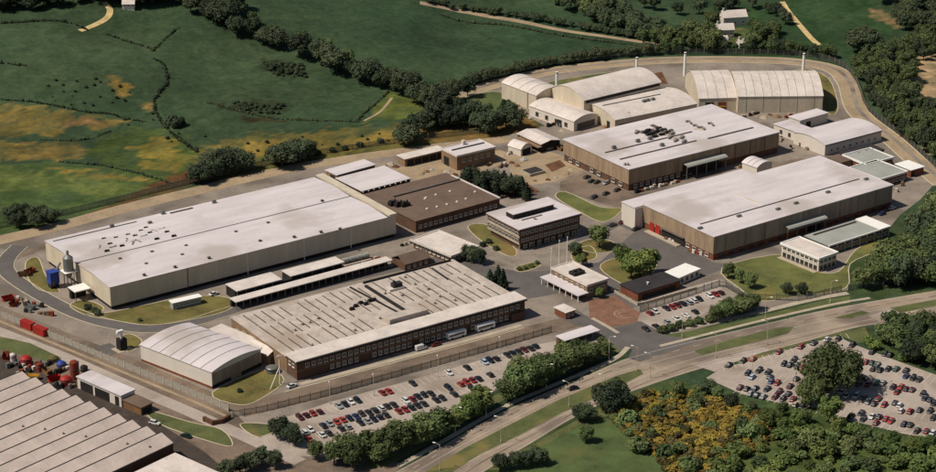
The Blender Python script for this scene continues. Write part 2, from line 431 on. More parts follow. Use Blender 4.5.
def build_ground():
    rs = np.concatenate([[-9000, -4500, -2200, -1200, -700, -480, -380], np.arange(-310, 311, 2.3), [380, 480, 700, 1200, 2200, 4500, 9000]])
    fs = np.concatenate([[-6000, -2500, -1000, -300, 100, 350, 480, 540], np.arange(575, 1260, 2.3), [1300, 1360, 1450, 1600, 1900, 2500, 4000, 7000, 12000]])
    R, F = np.meshgrid(rs, fs)
    X = R * CA + (F - 760) * SA
    Y = -R * SA + (F - 760) * CA
    Z = np.array([hfun(x, y) for x, y in zip(X.ravel(), Y.ravel())])
    nx, ny = len(rs), len(fs)
    idx = np.arange(nx * ny).reshape(ny, nx)
    q = np.stack([idx[:-1, :-1], idx[:-1, 1:], idx[1:, 1:], idx[1:, :-1]], -1).reshape(-1, 4)
    me = bpy.data.meshes.new('ground')
    me.from_pydata(np.stack([X.ravel(), Y.ravel(), Z], -1).tolist(), [], q.tolist())
    x, y = X.ravel(), Y.ravel()
    base = np.array(lin(63, 76, 55)); alt = np.array(lin(48, 67, 48))
    t = np.clip(.5 + .5 * noise2(x, y, .012, 2.0), 0, 1)[:, None]
    c = base * t + alt * (1 - t)
    for i, (poly, rgb, wob) in enumerate(COVER):
        wx = x + wob * noise2(x, y, .09, i + 1.0) + .6 * wob * noise2(x, y, .31, i + 4.0)
        wy = y + wob * noise2(y, x, .08, i + 2.0) + .6 * wob * noise2(y, x, .29, i + 5.0)
        wx = wx + .35 * wob * noise2(x, y, .9, i + 7.0); wy = wy + .35 * wob * noise2(y, x, .83, i + 8.0)
        m = inside(wx, wy, poly)
        mott = (.78 + .44 * np.clip(.5 + .8 * noise2(x, y, .16, i + 9.0), 0, 1))[:, None]
        k = np.clip(.66 + .55 * noise2(x * .35 + y * .5, y * 1.0 - x * .55, .12, i + 3.3) + .3 * noise2(x, y, .7, i + .3), .12, 1)[:, None]
        c = np.where(m[:, None], c * (1 - k) + np.array(rgb) * mott * k, c)
    at = me.color_attributes.new('cover', 'FLOAT_COLOR', 'POINT')
    at.data.foreach_set('color', np.concatenate([c, np.ones((len(c), 1))], 1).astype(np.float32).ravel())
    m = bpy.data.materials.new('land'); m.use_nodes = True
    nt = m.node_tree; N, K = nt.nodes, nt.links
    b = N['Principled BSDF']; b.inputs['Roughness'].default_value = .95; b.inputs['Specular IOR Level'].default_value = .1
    a = N.new('ShaderNodeVertexColor'); a.layer_name = 'cover'
    tc = N.new('ShaderNodeTexCoord')
    n1 = N.new('ShaderNodeTexNoise'); n1.inputs['Scale'].default_value = .35; n1.inputs['Detail'].default_value = 8; n1.inputs['Roughness'].default_value = .7
    n2 = N.new('ShaderNodeTexNoise'); n2.inputs['Scale'].default_value = .02; n2.inputs['Detail'].default_value = 6
    K.new(tc.outputs['Object'], n1.inputs[0]); K.new(tc.outputs['Object'], n2.inputs[0])
    s = N.new('ShaderNodeMath'); s.operation = 'ADD'; K.new(n1.outputs[0], s.inputs[0]); K.new(n2.outputs[0], s.inputs[1])
    mr = N.new('ShaderNodeMapRange'); mr.inputs[1].default_value = .6; mr.inputs[2].default_value = 1.4; mr.inputs[3].default_value = .5; mr.inputs[4].default_value = 1.55
    K.new(s.outputs[0], mr.inputs[0])
    n3 = N.new('ShaderNodeTexNoise'); n3.inputs['Scale'].default_value = .11; n3.inputs['Detail'].default_value = 9; n3.inputs['Roughness'].default_value = .72; n3.inputs['Distortion'].default_value = .6
    K.new(tc.outputs['Object'], n3.inputs[0])
    r3 = N.new('ShaderNodeValToRGB')
    r3.color_ramp.elements[0].position = .36; r3.color_ramp.elements[0].color = (.62, .70, .62, 1)
    r3.color_ramp.elements[1].position = .64; r3.color_ramp.elements[1].color = (1.18, 1.13, 1.0, 1)
    K.new(n3.outputs[0], r3.inputs[0])
    mul = N.new('ShaderNodeVectorMath'); mul.operation = 'MULTIPLY'
    K.new(a.outputs[0], mul.inputs[0]); K.new(r3.outputs[0], mul.inputs[1])
    v = N.new('ShaderNodeVectorMath'); v.operation = 'SCALE'
    K.new(mul.outputs[0], v.inputs[0]); K.new(mr.outputs[0], v.inputs[3])
    K.new(v.outputs[0], b.inputs['Base Color'])
    bp = N.new('ShaderNodeBump'); bp.inputs['Strength'].default_value = .6; bp.inputs['Distance'].default_value = .5
    K.new(n1.outputs[0], bp.inputs['Height']); K.new(bp.outputs[0], b.inputs['Normal'])
    me.materials.append(m)
    me.polygons.foreach_set('use_smooth', [True] * len(me.polygons))
    me.update()
    struct(place(me, 'ground'))
build_ground()

# site paving
sheet('site_yard', [(-165.2,113.7),(-153.7,145.3),(-128.3,146.5),(-102.6,146.8),(-69.3,152.2),(-36.0,154.6),(-16.2,156.3),(13.2,156.7),(36.6,153.9),(60.4,151.0),(79.6,148.3),(106.7,140.6),(132.3,142.2),(133.7,171.6),(125.9,195.9),(152.3,210.1),(187.8,210.2),(228.0,198.2),(252.1,188.8),(273.2,175.4),(296.3,156.7),(302.5,135.2),(290.2,111.2),(267.9,79.3),(251.3,35.7),(234.2,-6.2),(211.1,-19.6),(192.3,-27.9),(166.7,-43.9),(141.3,-54.7),(122.3,-75.1),(99.0,-74.7),(71.5,-73.4),(48.9,-72.6),(30.1,-67.8),(14.9,-64.3),(-0.9,-62.1),(-23.7,-61.3),(-34.8,-75.0),(-50.1,-79.9),(-64.9,-84.6),(-90.7,-89.3),(-110.1,-90.9),(-126.3,-80.6),(-131.5,-59.2),(-122.4,-46.2),(-132.4,-3.5),(-146.3,42.5),(-165.2,113.7)], .02, 'yard')
sheet('works_yard', [(-164.5,115.5),(-145.0,45.8),(-131.1,-0.6),(-119.9,-44.2),(-121.4,-65.6),(-119.0,-80.4),(-106.1,-93.5),(-96.8,-94.5),(-90.6,-104.9),(-128.4,-123.6),(-228.2,-60.1)], .024, 'asphalt_brown')

# back perimeter track
bt = smooth_line([(-146.3,143.1),(-129.1,144.5),(-103.0,145.8),(-70.3,150.1),(-37.1,152.4),(-17.3,154.1),(12.0,154.5),(35.3,151.7),(58.4,147.7),(81.3,142.5),(109.0,135.9)])
ribbon('perimeter_track', bt, 9, .05, 'track')
bt2 = smooth_line([(118.7,200.5),(149.7,206.2),(185.9,207.6),(227.0,196.9),(250.0,186.2),(271.1,172.8),(292.1,155.5),(300.0,136.8),(290.6,114.6),(266.3,80.3),(253.9,45.1),(243.3,17.6),(232.5,-12.2)])
ribbon('perimeter_track', bt2, 10, .05, 'track')
for d in (-5.1, 5.1):
    ribbon('kerb', offset_line(bt2, d), .5, .02, 'kerb', .12)
ribbon('wheel_worn_strip', offset_line(bt2, 1.2), 2.2, .058, 'yard')
# loop road round the big warehouse
loop = smooth_line([(-124.8,134.3),(-133.4,125.1),(-138.6,114.1),(-138.8,99.2),(-136.3,80.7),(-132.3,61.8),(-125.5,45.8),(-115.1,33.9),(-100.5,30.9),(-83.3,32.8),(-57.2,34.8),(-31.1,35.1),(-9.4,34.2),(8.4,33.5)])
ribbon('loop_road', loop, 6.5, .055, 'asphalt')
for d in (-3.4, 3.4):
    ribbon('kerb', offset_line(loop, d), .3, .03, 'kerb', .12)
ribbon('path', smooth_line([(-137.6,122.9),(-123.8,126.3),(-114.0,129.9),(-91.1,133.0)]), 4.5, .05, 'asphalt_brown')
# road inside the front fence
fr = smooth_line([(-158.2,90.2),(-144.3,47.4),(-132.8,12.1),(-120.5,-29.6),(-117.9,-40.2),(-108.8,-41.5),(-83.1,-42.4),(-46.2,-41.2),(-12.3,-40.8),(13.8,-40.9)])
ribbon('inner_road', [(-118.4,-42.6),(-109.5,-42.9),(-83.8,-43.8),(-47.1,-42.6),(-13.3,-42.2),(18.9,-43.1)], 10, .05, 'asphalt_brown')
ribbon('inner_road', [(-158.2,90.2),(-144.3,47.4),(-132.8,12.1),(-120.5,-29.6),(-117.1,-41.6)], 5, .045, 'asphalt_brown')
ribbon('pavement', [(-91.0,-35.5),(-67.7,-36.2),(-43.2,-36.2),(-17.9,-36.2),(0.6,-35.6)], 2.2, .062, 'concrete')
ribbon('kerb', [(-98.3,-38.3),(-68.9,-38.3),(-44.5,-38.3),(-19.3,-38.4),(-0.2,-38.2)], .45, .04, 'kerb', .12)
ribbon('painted_line', [(-95.8,-44.4),(-72.8,-45.2),(-39.9,-44.2),(-5.8,-43.9)], .35, .075, 'soil')
# central avenue and forecourt
sheet('forecourt', [(-0.7,26.2),(18.8,28.1),(33.1,14.2),(52.0,14.3),(72.5,26.2),(87.4,29.7),(101.1,20.9),(96.1,-25.9),(102.7,-34.9),(127.6,-35.1),(120.3,-41.4),(101.8,-39.0),(94.3,-34.3),(77.9,-35.4),(47.1,-44.9),(37.0,-45.0),(35.3,-19.7),(22.6,-18.3),(12.6,-16.4),(9.2,6.0)], .04, 'asphalt')
sheet('car_yard', [(96.6,78.6),(112.7,82.9),(116.8,48.8),(141.9,46.9),(202.5,46.7),(205.3,41.9),(185.3,39.6),(110.5,40.4),(99.5,37.9),(91.1,70.7)], .045, 'asphalt_brown')
sheet('office_drive', [(18.8,50.3),(42.5,53.1),(35.3,17.6),(67.6,19.2),(75.1,19.5),(88.2,23.9),(89.1,15.6),(59.3,-2.5),(41.6,-0.7),(27.5,5.9),(16.7,24.7)], .05, 'yard')
sheet('paved_entrance', [(34.0,-30.0),(44.7,-32.4),(43.3,-50.1),(37.5,-56.0),(27.2,-54.6),(25.1,-43.8)], .062, 'paving_red')
sheet('entrance_drive', [(15.6,-35.6),(25.2,-34.2),(25.1,-43.8),(26.2,-56.1),(38.4,-56.5),(39.6,-71.8),(17.6,-73.9),(21.0,-55.9),(16.9,-46.0)], .054, 'asphalt')
ring = [((37.8,-47.6)[0] + 3.6 * math.cos(t * .21), (37.8,-47.6)[1] + 3.6 * math.sin(t * .21)) for t in range(31)]
ribbon('painted_ring', ring[4:24], .25, .085, 'concrete')
ring = [((37.8,-47.6)[0] + 1.9 * math.cos(t * .21), (37.8,-47.6)[1] + 1.9 * math.sin(t * .21)) for t in range(31)]
ribbon('painted_ring', ring[2:20], .2, .085, 'concrete')
ribbon('pavement', [(25.7,-44.2),(26.1,-55.0),(26.0,-60.1)], 1.6, .07, 'concrete')
sheet('wide_yard', [(50.4,-40.5),(88.1,-40.8),(87.7,-46.2),(48.0,-49.8)], .05, 'lot')

# main road
def run_on(pts, d=500.0):
    def ext(a, b):
        l = math.dist(a, b); return (b[0] + (b[0] - a[0]) / l * d, b[1] + (b[1] - a[1]) / l * d)
    return [ext(pts[1], pts[0])] + pts + [ext(pts[-2], pts[-1])]
c1u = smooth_line([(-123.9,-115.5),(-92.0,-106.5),(-75.1,-101.0),(-45.3,-90.9),(-24.0,-86.5),(-2.4,-82.5),(15.0,-79.2),(30.5,-79.1),(47.7,-80.1),(73.7,-82.1),(104.7,-84.9),(151.5,-93.7),(180.8,-101.0)])
c1l = smooth_line([(-115.6,-120.8),(-86.9,-110.5),(-69.8,-104.7),(-48.3,-98.6),(-21.3,-91.4),(7.0,-87.1),(20.0,-87.2),(41.4,-88.1),(67.5,-89.6),(106.7,-93.7),(144.9,-100.7),(173.8,-107.9)])
c1u, c1l = run_on(c1u), run_on(c1l)
sheet('road', c1u + c1l[::-1], .06, 'road')
c2u = smooth_line([(-104.4,-127.9),(-78.6,-115.8),(-67.2,-112.6),(-49.1,-108.7),(-29.2,-102.9),(-12.6,-99.7),(10.7,-93.8),(34.3,-91.5),(64.2,-93.6),(102.5,-98.4),(124.1,-101.5),(169.0,-112.7)])
c2l = smooth_line([(-99.6,-134.7),(-69.3,-121.7),(-49.3,-114.9),(-28.5,-107.7),(-10.6,-103.2),(9.9,-100.7),(32.2,-99.8),(51.7,-100.6),(75.7,-102.0),(103.2,-103.0),(120.0,-108.5),(161.6,-120.0)])
c2u, c2l = run_on(c2u), run_on(c2l)
sheet('road', c2u + c2l[::-1], .064, 'road')
sheet('median', c1l + c2u[::-1], .056, 'road')
sheet('median_grass', [(-102.8,-119.1),(-84.8,-111.8),(-68.6,-105.9),(-47.1,-99.8),(-22.6,-93.3),(3.7,-88.8),(14.6,-88.6),(13.1,-92.4),(-9.6,-98.4),(-28.6,-102.0),(-48.5,-107.8),(-66.8,-112.0),(-86.9,-120.0)], .1, 'verge')
sheet('median_grass', [(39.6,-87.0),(56.2,-86.5),(76.3,-87.5),(83.3,-89.8),(77.4,-93.4),(56.0,-92.4),(39.9,-91.1)], .1, 'verge')
sheet('median_grass', [(100.6,-91.9),(113.5,-92.6),(114.7,-95.6),(104.9,-95.7)], .1, 'verge')
sheet('median_grass', [(124.1,-96.1),(145.6,-100.0),(146.1,-104.7),(124.1,-101.5)], .1, 'verge')
sheet('junction_mouth', [(20.0,-57.3),(29.8,-57.3),(39.0,-55.8),(39.6,-71.8),(47.2,-80.7),(41.5,-82.2),(18.0,-84.0),(16.4,-79.1),(21.6,-74.5),(22.6,-67.1)], .068, 'asphalt')
sheet('lot_mouth', [(31.8,-94.7),(35.1,-104.5),(46.1,-101.9),(62.9,-100.8),(62.0,-96.3),(35.7,-95.3)], .068, 'lot')
for ln, d in ((c1u, .6), (c1l, -.5), (c2u, .6), (c2l, -.6)):
    ribbon('edge_line', offset_line(ln, -d), .16, .072, 'marking')
ribbon('lane_wear', [((a[0] + b[0]) / 2, (a[1] + b[1]) / 2) for a, b in zip(c1u, c1l)], .6, .066, 'asphalt_brown')
ribbon('lane_wear', [((a[0] + b[0]) / 2, (a[1] + b[1]) / 2) for a, b in zip(c2u, c2l)], .5, .070, 'asphalt_brown')
mb = MB()
mid = resample([((a[0] + b[0]) / 2, (a[1] + b[1]) / 2) for a, b in zip(c1u, c1l)], 3.0)
for i in range(0, len(mid) - 1, 3):
    a, b = mid[i], mid[i + 1]; d = math.dist(a, b); nx, ny = -(b[1] - a[1]) / d * .09, (b[0] - a[0]) / d * .09
    mb.add([(a[0] - nx, a[1] - ny, .076), (b[0] - nx, b[1] - ny, .076), (b[0] + nx, b[1] + ny, .076), (a[0] + nx, a[1] + ny, .076)], [(0, 1, 2, 3)])
struct(mb.obj('lane_dashes', 'marking'))
vg = smooth_line([(-104.7,-100.7),(-92.6,-102.0),(-71.4,-95.0),(-40.7,-84.0),(-19.6,-80.0),(2.3,-75.9),(16.4,-73.2),(21.8,-70.6),(17.0,-67.5),(-7.5,-71.6),(-31.9,-76.8),(-51.7,-82.4),(-75.0,-88.4),(-95.9,-91.8)])
sheet('verge', vg, .045, 'verge')
ribbon('footpath', smooth_line([(-93.2,-104.9),(-73.6,-98.6),(-43.6,-88.4),(-22.3,-83.9),(-0.6,-79.9),(12.8,-76.8),(21.9,-71.7)]), 2.0, .075, 'concrete')
sheet('verge', [(34.2,-69.4),(48.9,-72.6),(69.8,-75.5),(88.0,-76.4),(110.9,-77.9),(119.1,-79.8),(114.7,-84.7),(93.0,-81.7),(66.4,-79.6),(45.2,-77.4),(33.0,-75.8)], .048, 'verge')
ribbon('footpath', smooth_line([(32.0,-77.1),(49.3,-78.0),(76.0,-79.4),(107.2,-82.1),(124.1,-85.2)]), 1.6, .075, 'concrete')
ribbon('footpath', smooth_line([(31.1,-66.4),(55.3,-70.4),(81.1,-73.1),(104.0,-74.6),(120.3,-77.2)]), 2.6, .05, 'concrete')
sheet('verge', [(-73.2,-120.8),(-51.1,-116.3),(-30.2,-110.1),(-11.9,-105.1),(-5.7,-104.5),(3.2,-103.9),(-8.7,-111.5),(-27.8,-112.5),(-48.2,-118.9),(-64.6,-126.3)], .05, 'verge')
sheet('verge', [(46.6,-101.3),(71.6,-101.4),(92.0,-102.1),(104.7,-104.0),(98.0,-115.1),(93.2,-113.1),(91.8,-104.0),(74.6,-103.3),(46.5,-104.1)], .052, 'verge')
sheet('green_field', smooth_line([(-69.2,-127.3),(-45.6,-118.1),(-26.0,-112.8),(-16.8,-115.2),(-17.5,-131.8),(-21.3,-147.5),(-29.4,-164.3),(-66.0,-156.1)], 5, True), .045, 'meadow')
sheet('cross_track', [(112.3,-97.2),(125.7,-97.1),(126.3,-101.8),(112.3,-103.6)], .08, 'lot')

# car parks
sheet('front_car_park', [(-122.8,-65.6),(-110.2,-55.7),(-89.1,-53.2),(-61.6,-53.3),(-32.7,-52.7),(-7.1,-52.2),(3.2,-53.7),(3.7,-59.1),(-4.5,-59.8),(-21.0,-59.1),(-33.4,-74.1),(-48.8,-77.9),(-64.1,-83.3),(-87.6,-87.2),(-107.1,-88.8),(-119.0,-80.4)], .05, 'lot')
sheet('middle_car_park', [(39.3,-52.9),(50.2,-46.9),(83.3,-46.9),(82.2,-50.7),(76.1,-53.5),(78.8,-58.5),(60.2,-64.1),(40.3,-66.1),(34.4,-64.4)], .058, 'lot')
sheet('large_car_park', [(29.5,-106.6),(39.2,-103.3),(46.0,-103.8),(69.4,-104.0),(90.6,-104.3),(91.5,-115.0),(94.9,-133.0),(99.1,-151.0),(66.2,-185.2),(58.2,-175.0),(49.8,-157.6),(46.8,-145.1),(38.5,-135.4),(32.0,-123.1)], .055, 'lot')

# lawns
def lawn(pts, z=.06, mt='lawn', n=4):
    p = smooth_line(pts, n, True)
    sheet('lawn', p, z, mt)
    ribbon('kerb', p + [p[0]], .35, .02, 'kerb', .1)
lawn([(-129.6,58.0),(-120.5,55.3),(-93.7,53.6),(-81.8,48.2),(-77.6,40.0),(-84.6,33.5),(-99.3,33.3),(-113.6,37.1),(-123.4,48.7)], .06)
lawn([(-119.6,-25.6),(-96.8,-18.6),(-94.1,-29.8),(-107.0,-38.2),(-115.7,-38.9)], .06)
lawn([(95.6,-32.7),(125.6,-35.1),(123.6,-52.9),(130.7,-59.8),(151.6,-46.7),(175.3,-39.3),(158.9,-51.4),(140.0,-56.3),(122.9,-73.2),(103.3,-69.7),(87.6,-65.3),(88.5,-53.6)], .062, 'lawn_green')
lawn([(85.0,64.9),(91.9,67.4),(93.8,45.6),(100.1,38.8),(85.3,31.0),(83.5,45.4)], .063, 'lawn_green')
lawn([(36.3,57.0),(43.8,52.2),(38.6,25.3),(32.5,21.8),(32.3,41.7)], .063)
lawn([(47.9,106.8),(59.6,108.0),(49.7,98.5)], .063)
lawn([(110.1,183.2),(121.1,195.4),(142.1,194.6),(133.7,164.8),(124.6,163.7)], .063, 'meadow')
lawn([(56.0,11.7),(65.6,13.0),(60.4,1.7),(51.4,2.5)], .063)
lawn([(55.8,-7.4),(67.6,-3.0),(77.4,-14.0),(65.5,-25.2),(54.5,-27.4)], .063)
lawn([(28.1,10.3),(38.0,11.1),(37.4,6.7),(28.2,5.5)], .063)
lawn([(-129.0,117.5),(-123.5,118.8),(-127.9,100.3),(-129.4,83.0),(-135.0,88.8),(-134.4,102.1)], .063)
lawn([(-131.4,68.8),(-124.8,71.1),(-121.5,60.3),(-128.8,56.3)], .063)
lawn([(-129.4,31.7),(-123.0,33.8),(-122.2,25.2),(-130.0,20.1)], .063)
lawn([(-144.0,-25.4),(-135.5,-41.3),(-129.1,-52.2),(-131.5,-64.2),(-137.0,-55.7),(-144.5,-37.3)], .063, 'verge')
lawn([(-122.2,-51.5),(-114.4,-56.5),(-112.4,-61.2),(-121.5,-63.0)], .063, 'verge')
lawn([(285.6,144.1),(288.7,126.9),(262.4,89.7),(253.8,88.3)], .063)
lawn([(165.1,194.5),(221.1,189.0),(200.9,184.7),(168.0,181.7)], .063, 'verge')
rx, ry = (68.2,11.3)
lawn([(rx + 7.5 * math.cos(t), ry + 7.5 * math.sin(t)) for t in (0, .8, 1.6, 2.4, 3.2, 4.0, 4.8, 5.6)], .068)

# tracks in the fields
ribbon('farm_track', smooth_line([(-7.6,345.4),(2.2,349.3),(10.9,354.4),(15.7,361.3),(16.3,369.7)]), 3.2, .08, 'dirt_track', drape=True)
ribbon('farm_track', smooth_line([(358.7,244.6),(347.7,225.0),(333.8,199.0),(322.9,176.1),(317.9,158.9)]), 3.2, .08, 'dirt_track', drape=True)
ribbon('farm_track', smooth_line([(176.2,324.0),(197.9,308.7),(218.0,272.2),(236.1,243.7),(252.8,214.6)]), 4, .08, 'track', drape=True)
ribbon('farm_track', smooth_line([(66.0,192.6),(78.6,199.6),(93.5,213.8)]), 1.4, .08, 'track', drape=True)
sheet('dark_yard', [(-173.6,49.9),(-163.1,29.4),(-155.3,3.6),(-149.4,-14.8),(-144.5,-37.3),(-140.7,-63.2),(-140.8,-77.7),(-151.9,-75.4),(-153.6,-49.3),(-182.5,26.5)], .03, 'dark_ground')  # dark brown strip of ground along the sawtooth tips
ribbon('footpath', [(-161.9,80.6),(-148.3,37.8),(-137.2,2.4),(-126.8,-31.0),(-123.2,-44.8)], 1.4, .04, 'track')
ribbon('works_road', [(-165.4,71.2),(-151.3,30.7),(-140.9,-5.6),(-132.2,-34.6),(-125.5,-58.0),(-118.2,-85.7)], 5.5, .034, 'lot')
sheet('verge', [(-168.0,64.5),(-156.4,45.9),(-151.7,28.0),(-156.5,27.2),(-165.2,42.5),(-172.4,53.1)], .038, 'verge')
# ------------------------------------------------------------------ building kit
class Bld:
    def __init__(s, name, label, cat, F, R, L, h, group=None, yaw=None):
        s.yaw = math.atan2(R[1] - F[1], R[0] - F[0]) if yaw is None else math.radians(yaw)
        s.c, s.s = math.cos(s.yaw), math.sin(s.yaw)
        s.F = F; s.h = h
        s.w = (R[0] - F[0]) * s.c + (R[1] - F[1]) * s.s
        s.d = -(L[0] - F[0]) * s.s + (L[1] - F[1]) * s.c
        s.root = empty(name, label, cat, (F[0], F[1], 0), s.yaw, group)
    def loc(s, p):
        dx, dy = p[0] - s.F[0], p[1] - s.F[1]
        return dx * s.c + dy * s.s, -dx * s.s + dy * s.c
    def part(s, name, mb, mt, loc=(0, 0, 0), rz=0):
        return mb.obj(name, mt, s.root, loc, rz)
    def put(s, name, me, loc, rz=0, sc=None):
        return place(me, name, s.root, loc, rz, sc)

def flat(b, wall, roof, over=.3, plinth=None, edge=None, thick=.3):
    b.part('wall', MB().box(0, b.w, 0, b.d, -.3, b.h), wall)
    r = b.part('roof', MB().box(-over, b.w + over, -over, b.d + over, b.h + .003, b.h + thick), roof)
    if plinth:
        b.part('plinth', MB().box(-.07, b.w + .07, -.07, b.d + .07, -.3, plinth[0]), plinth[1])
    if edge:
        e = over + .04; zt = b.h + thick + .28; m = MB()
        m.box(-e, b.w + e, -e, -e + .45, b.h - .25, zt); m.box(-e, b.w + e, b.d + e - .45, b.d + e, b.h - .25, zt)
        m.box(-e, -e + .45, -e + .45, b.d + e - .45, b.h - .25, zt); m.box(b.w + e - .45, b.w + e, -e + .45, b.d + e - .45, b.h - .25, zt)
        m.obj('parapet', edge, r)
    return r

def arc(w, h, rise, n=14, over=0.0):
    return [(-over + (w + 2 * over) * k / n, h + rise * (1 - (2 * k / n - 1) ** 2)) for k in range(n + 1)]

def barrel(b, axis, rise, wall, roof, ribs=0, over=.25, plinth=None):
    span, ln = (b.w, b.d) if axis == 'y' else (b.d, b.w)
    b.part('wall', MB().strip(arc(span, b.h, rise), 0, ln, axis, z0=-.3), wall)
    pr = [(u, z + .22) for u, z in arc(span, b.h, rise, 16, over)]
    r = b.part('roof', MB().strip(pr, -over, ln + over, axis, thick=.2), roof)
    for k in range(1, ribs + 1):
        t = ln * k / (ribs + 1)
        MB().strip([(u, z + .12) for u, z in pr], t - .07, t + .07, axis, thick=.11).obj('seam', 'duct', r)
    if plinth:
        b.part('plinth', MB().box(-.07, b.w + .07, -.07, b.d + .07, -.3, plinth[0]), plinth[1])
    return r

_win = {}
def window_mesh(w, h, frame='window_frame', sill=True):
    k = (w, h, frame, sill)
    if k not in _win:
        m = MB(); t = .12
        m.box(-w / 2, w / 2, -.08, .03, 0, t); m.box(-w / 2, w / 2, -.08, .03, h - t, h)
        m.box(-w / 2, -w / 2 + t, -.08, .03, t, h - t); m.box(w / 2 - t, w / 2, -.08, .03, t, h - t)
        m.box(-.04, .04, -.07, .03, t, h - t)
        if sill: m.box(-w / 2 - .1, w / 2 + .1, -.22, .03, -.14, -.003)
        m.box(-w / 2 + t, w / 2 - t, -.03, .03, t, h - t, 1)
        _win[k] = m.mesh('window', [frame, 'glass'])
    return _win[k]

def windows(b, side, u0, u1, n, z, w, h, frame='window_frame', sill=True, skip=()):
    me = window_mesh(w, h, frame, sill)
    for k in range(n):
        if k in skip: continue
        u = u0 + (u1 - u0) * (k + .5) / n
        if side == 'front': b.put('window', me, (u, -.02, z))
        elif side == 'left': b.put('window', me, (-.02, u, z), -math.pi / 2)
        elif side == 'right': b.put('window', me, (b.w + .02, u, z), math.pi / 2)

VENT = MB().box(-.5, .5, -.5, .5, 0, .5).lathe(0, 0, [(.35, .5), (.35, .9), (.6, .95), (.1, 1.3)], 8).mesh('roof_vent', 'duct')
VENT2 = MB().box(-.7, .7, -.45, .45, 0, .9).box(-.85, .85, -.6, .6, .9, 1.0).mesh('roof_vent', 'seam')
DUCT = MB().box(-1.8, 1.8, -.4, .4, .3, .9).box(-1.6, -1.3, -.3, .3, 0, .3).box(1.3, 1.6, -.3, .3, 0, .3).box(1.0, 1.8, .4, 1.6, .3, .9).mesh('roof_duct', 'duct')
UNIT = MB().box(-1.3, 1.3, -.9, .9, 0, 1.5).box(-1.0, 1.0, -.6, .6, 1.5, 1.75).mesh('roof_unit', 'metal')
DARKUNIT = MB().box(-1.6, 1.6, -1.0, 1.0, 0, 1.3).box(-1.2, .2, -.8, .8, 1.3, 1.9).tube((.9, 0, 1.3), (.9, 0, 2.2), .3).mesh('roof_unit', 'dark')

def roof_things(b, pts, z, me, name='roof_vent', rz=0.0, sc=None):
    for p in pts:
        x, y = b.loc(p)
        b.put(name, me, (x, y, z), rz, sc)

def strip_on(b, p, q, z, wd, ht, name, mt, parent=None):
    (x0, y0), (x1, y1) = b.loc(p), b.loc(q)
    l = math.hypot(x1 - x0, y1 - y0); a = math.atan2(y1 - y0, x1 - x0)
    return MB().box(0, l, -wd / 2, wd / 2, 0, ht).obj(name, mt, parent or b.root, (x0, y0, z), a)

# ---- A: the long cream warehouse
A = Bld('warehouse', 'huge long cream-clad warehouse with flat pinkish white roof beside the fields', 'warehouse', (-120.1,56.7), (5.8,61.1), (-124.4,111.9), 9.3, yaw=2.6)
A.part('wall', MB().box(0, A.w, 0, A.d, 1.6, A.h), 'clad_cream')
A.part('plinth', MB().box(.6, A.w - .6, .6, A.d - .6, -.3, 1.6), 'dark')  # plinth near-black: shadow under the wall put into its colour
mid = A.d * .5
r = A.part('roof', MB().strip([(-.3, A.h + .15), (mid * .5, A.h + .9), (mid - .35, A.h + .35)], -.3, A.w - 4, 'x', thick=.15), 'roof_white')
A.part('roof', MB().strip([(mid + .35, A.h + .35), (mid * 1.5, A.h + .9), (A.d + .3, A.h + .15)], -.3, A.w - 4, 'x', thick=.15), 'roof_white')
A.part('gutter', MB().box(-.3, A.w - 4, mid - .35, mid + .35, A.h + .01, A.h + .16), 'seam')
A.part('parapet', MB().box(A.w - 3.2, A.w + .3, -.3, A.d + .3, A.h + .01, A.h + 1.0), 'clad_cream')
A.part('gutter', MB().box(A.w - 4, A.w - 3.2, -.3, A.d + .3, A.h + .01, A.h + .14), 'dark')
for k, x in enumerate((A.w * .255, A.w * .46, A.w * .66, A.w * .83)):
    A.part('downpipe', MB().box(x - .12, x + .12, -.2, -.005, .3, A.h), 'seam' if k == 0 else 'white_paint')
A.part('ridge_capping', MB().box(2, A.w * .3, A.d - 3.2, A.d - 2.7, A.h + .2, A.h + .55), 'seam')
A.part('ridge_capping', MB().box(A.w * .42, A.w * .5, A.d - 3.0, A.d - 2.3, A.h + .2, A.h + .7), 'seam')
roof_things(A, [(-106.3,78.4), (-100.0,68.6), (-105.1,59.3), (-92.1,60.1), (-77.4,61.2), (-84.7,69.4), (-53.2,66.0), (-40.1,62.6), (-28.8,61.6), (-21.0,60.3), (-56.8,79.4), (-41.8,81.1), (-93.1,78.3), (-79.5,76.8), (-12.1,90.8)], A.h + .4, VENT2, sc=(.75, .75, .7))
roof_things(A, [(-103.2,100.3), (-103.3,94.3), (-100.2,90.0), (-107.2,88.4), (-98.8,98.8), (-93.6,99.1), (-91.7,96.7), (-87.6,100.2), (-84.6,102.1), (-85.5,96.4), (-85.9,89.3), (-79.5,93.8), (-79.0,88.6)], A.h + .4, DARKUNIT, 'roof_unit', sc=(.6, .4, .4))
for i, p in enumerate([(-103.6,90.9), (-96.1,94.6), (-92.9,91.4), (-88.8,94.8), (-95.4,90.5), (-83.0,97.3), (-79.8,97.8), (-107.8,93.6)]):
    roof_things(A, [p], A.h + .4, DUCT, 'roof_duct', rz=(i % 3) * .9, sc=(.9, .5, .5))
roof_things(A, [(-95.1,110.9), (-72.2,112.9), (-81.2,105.8), (-49.6,112.9)], A.h + .3, UNIT, 'roof_unit', sc=(.6, .6, .7))

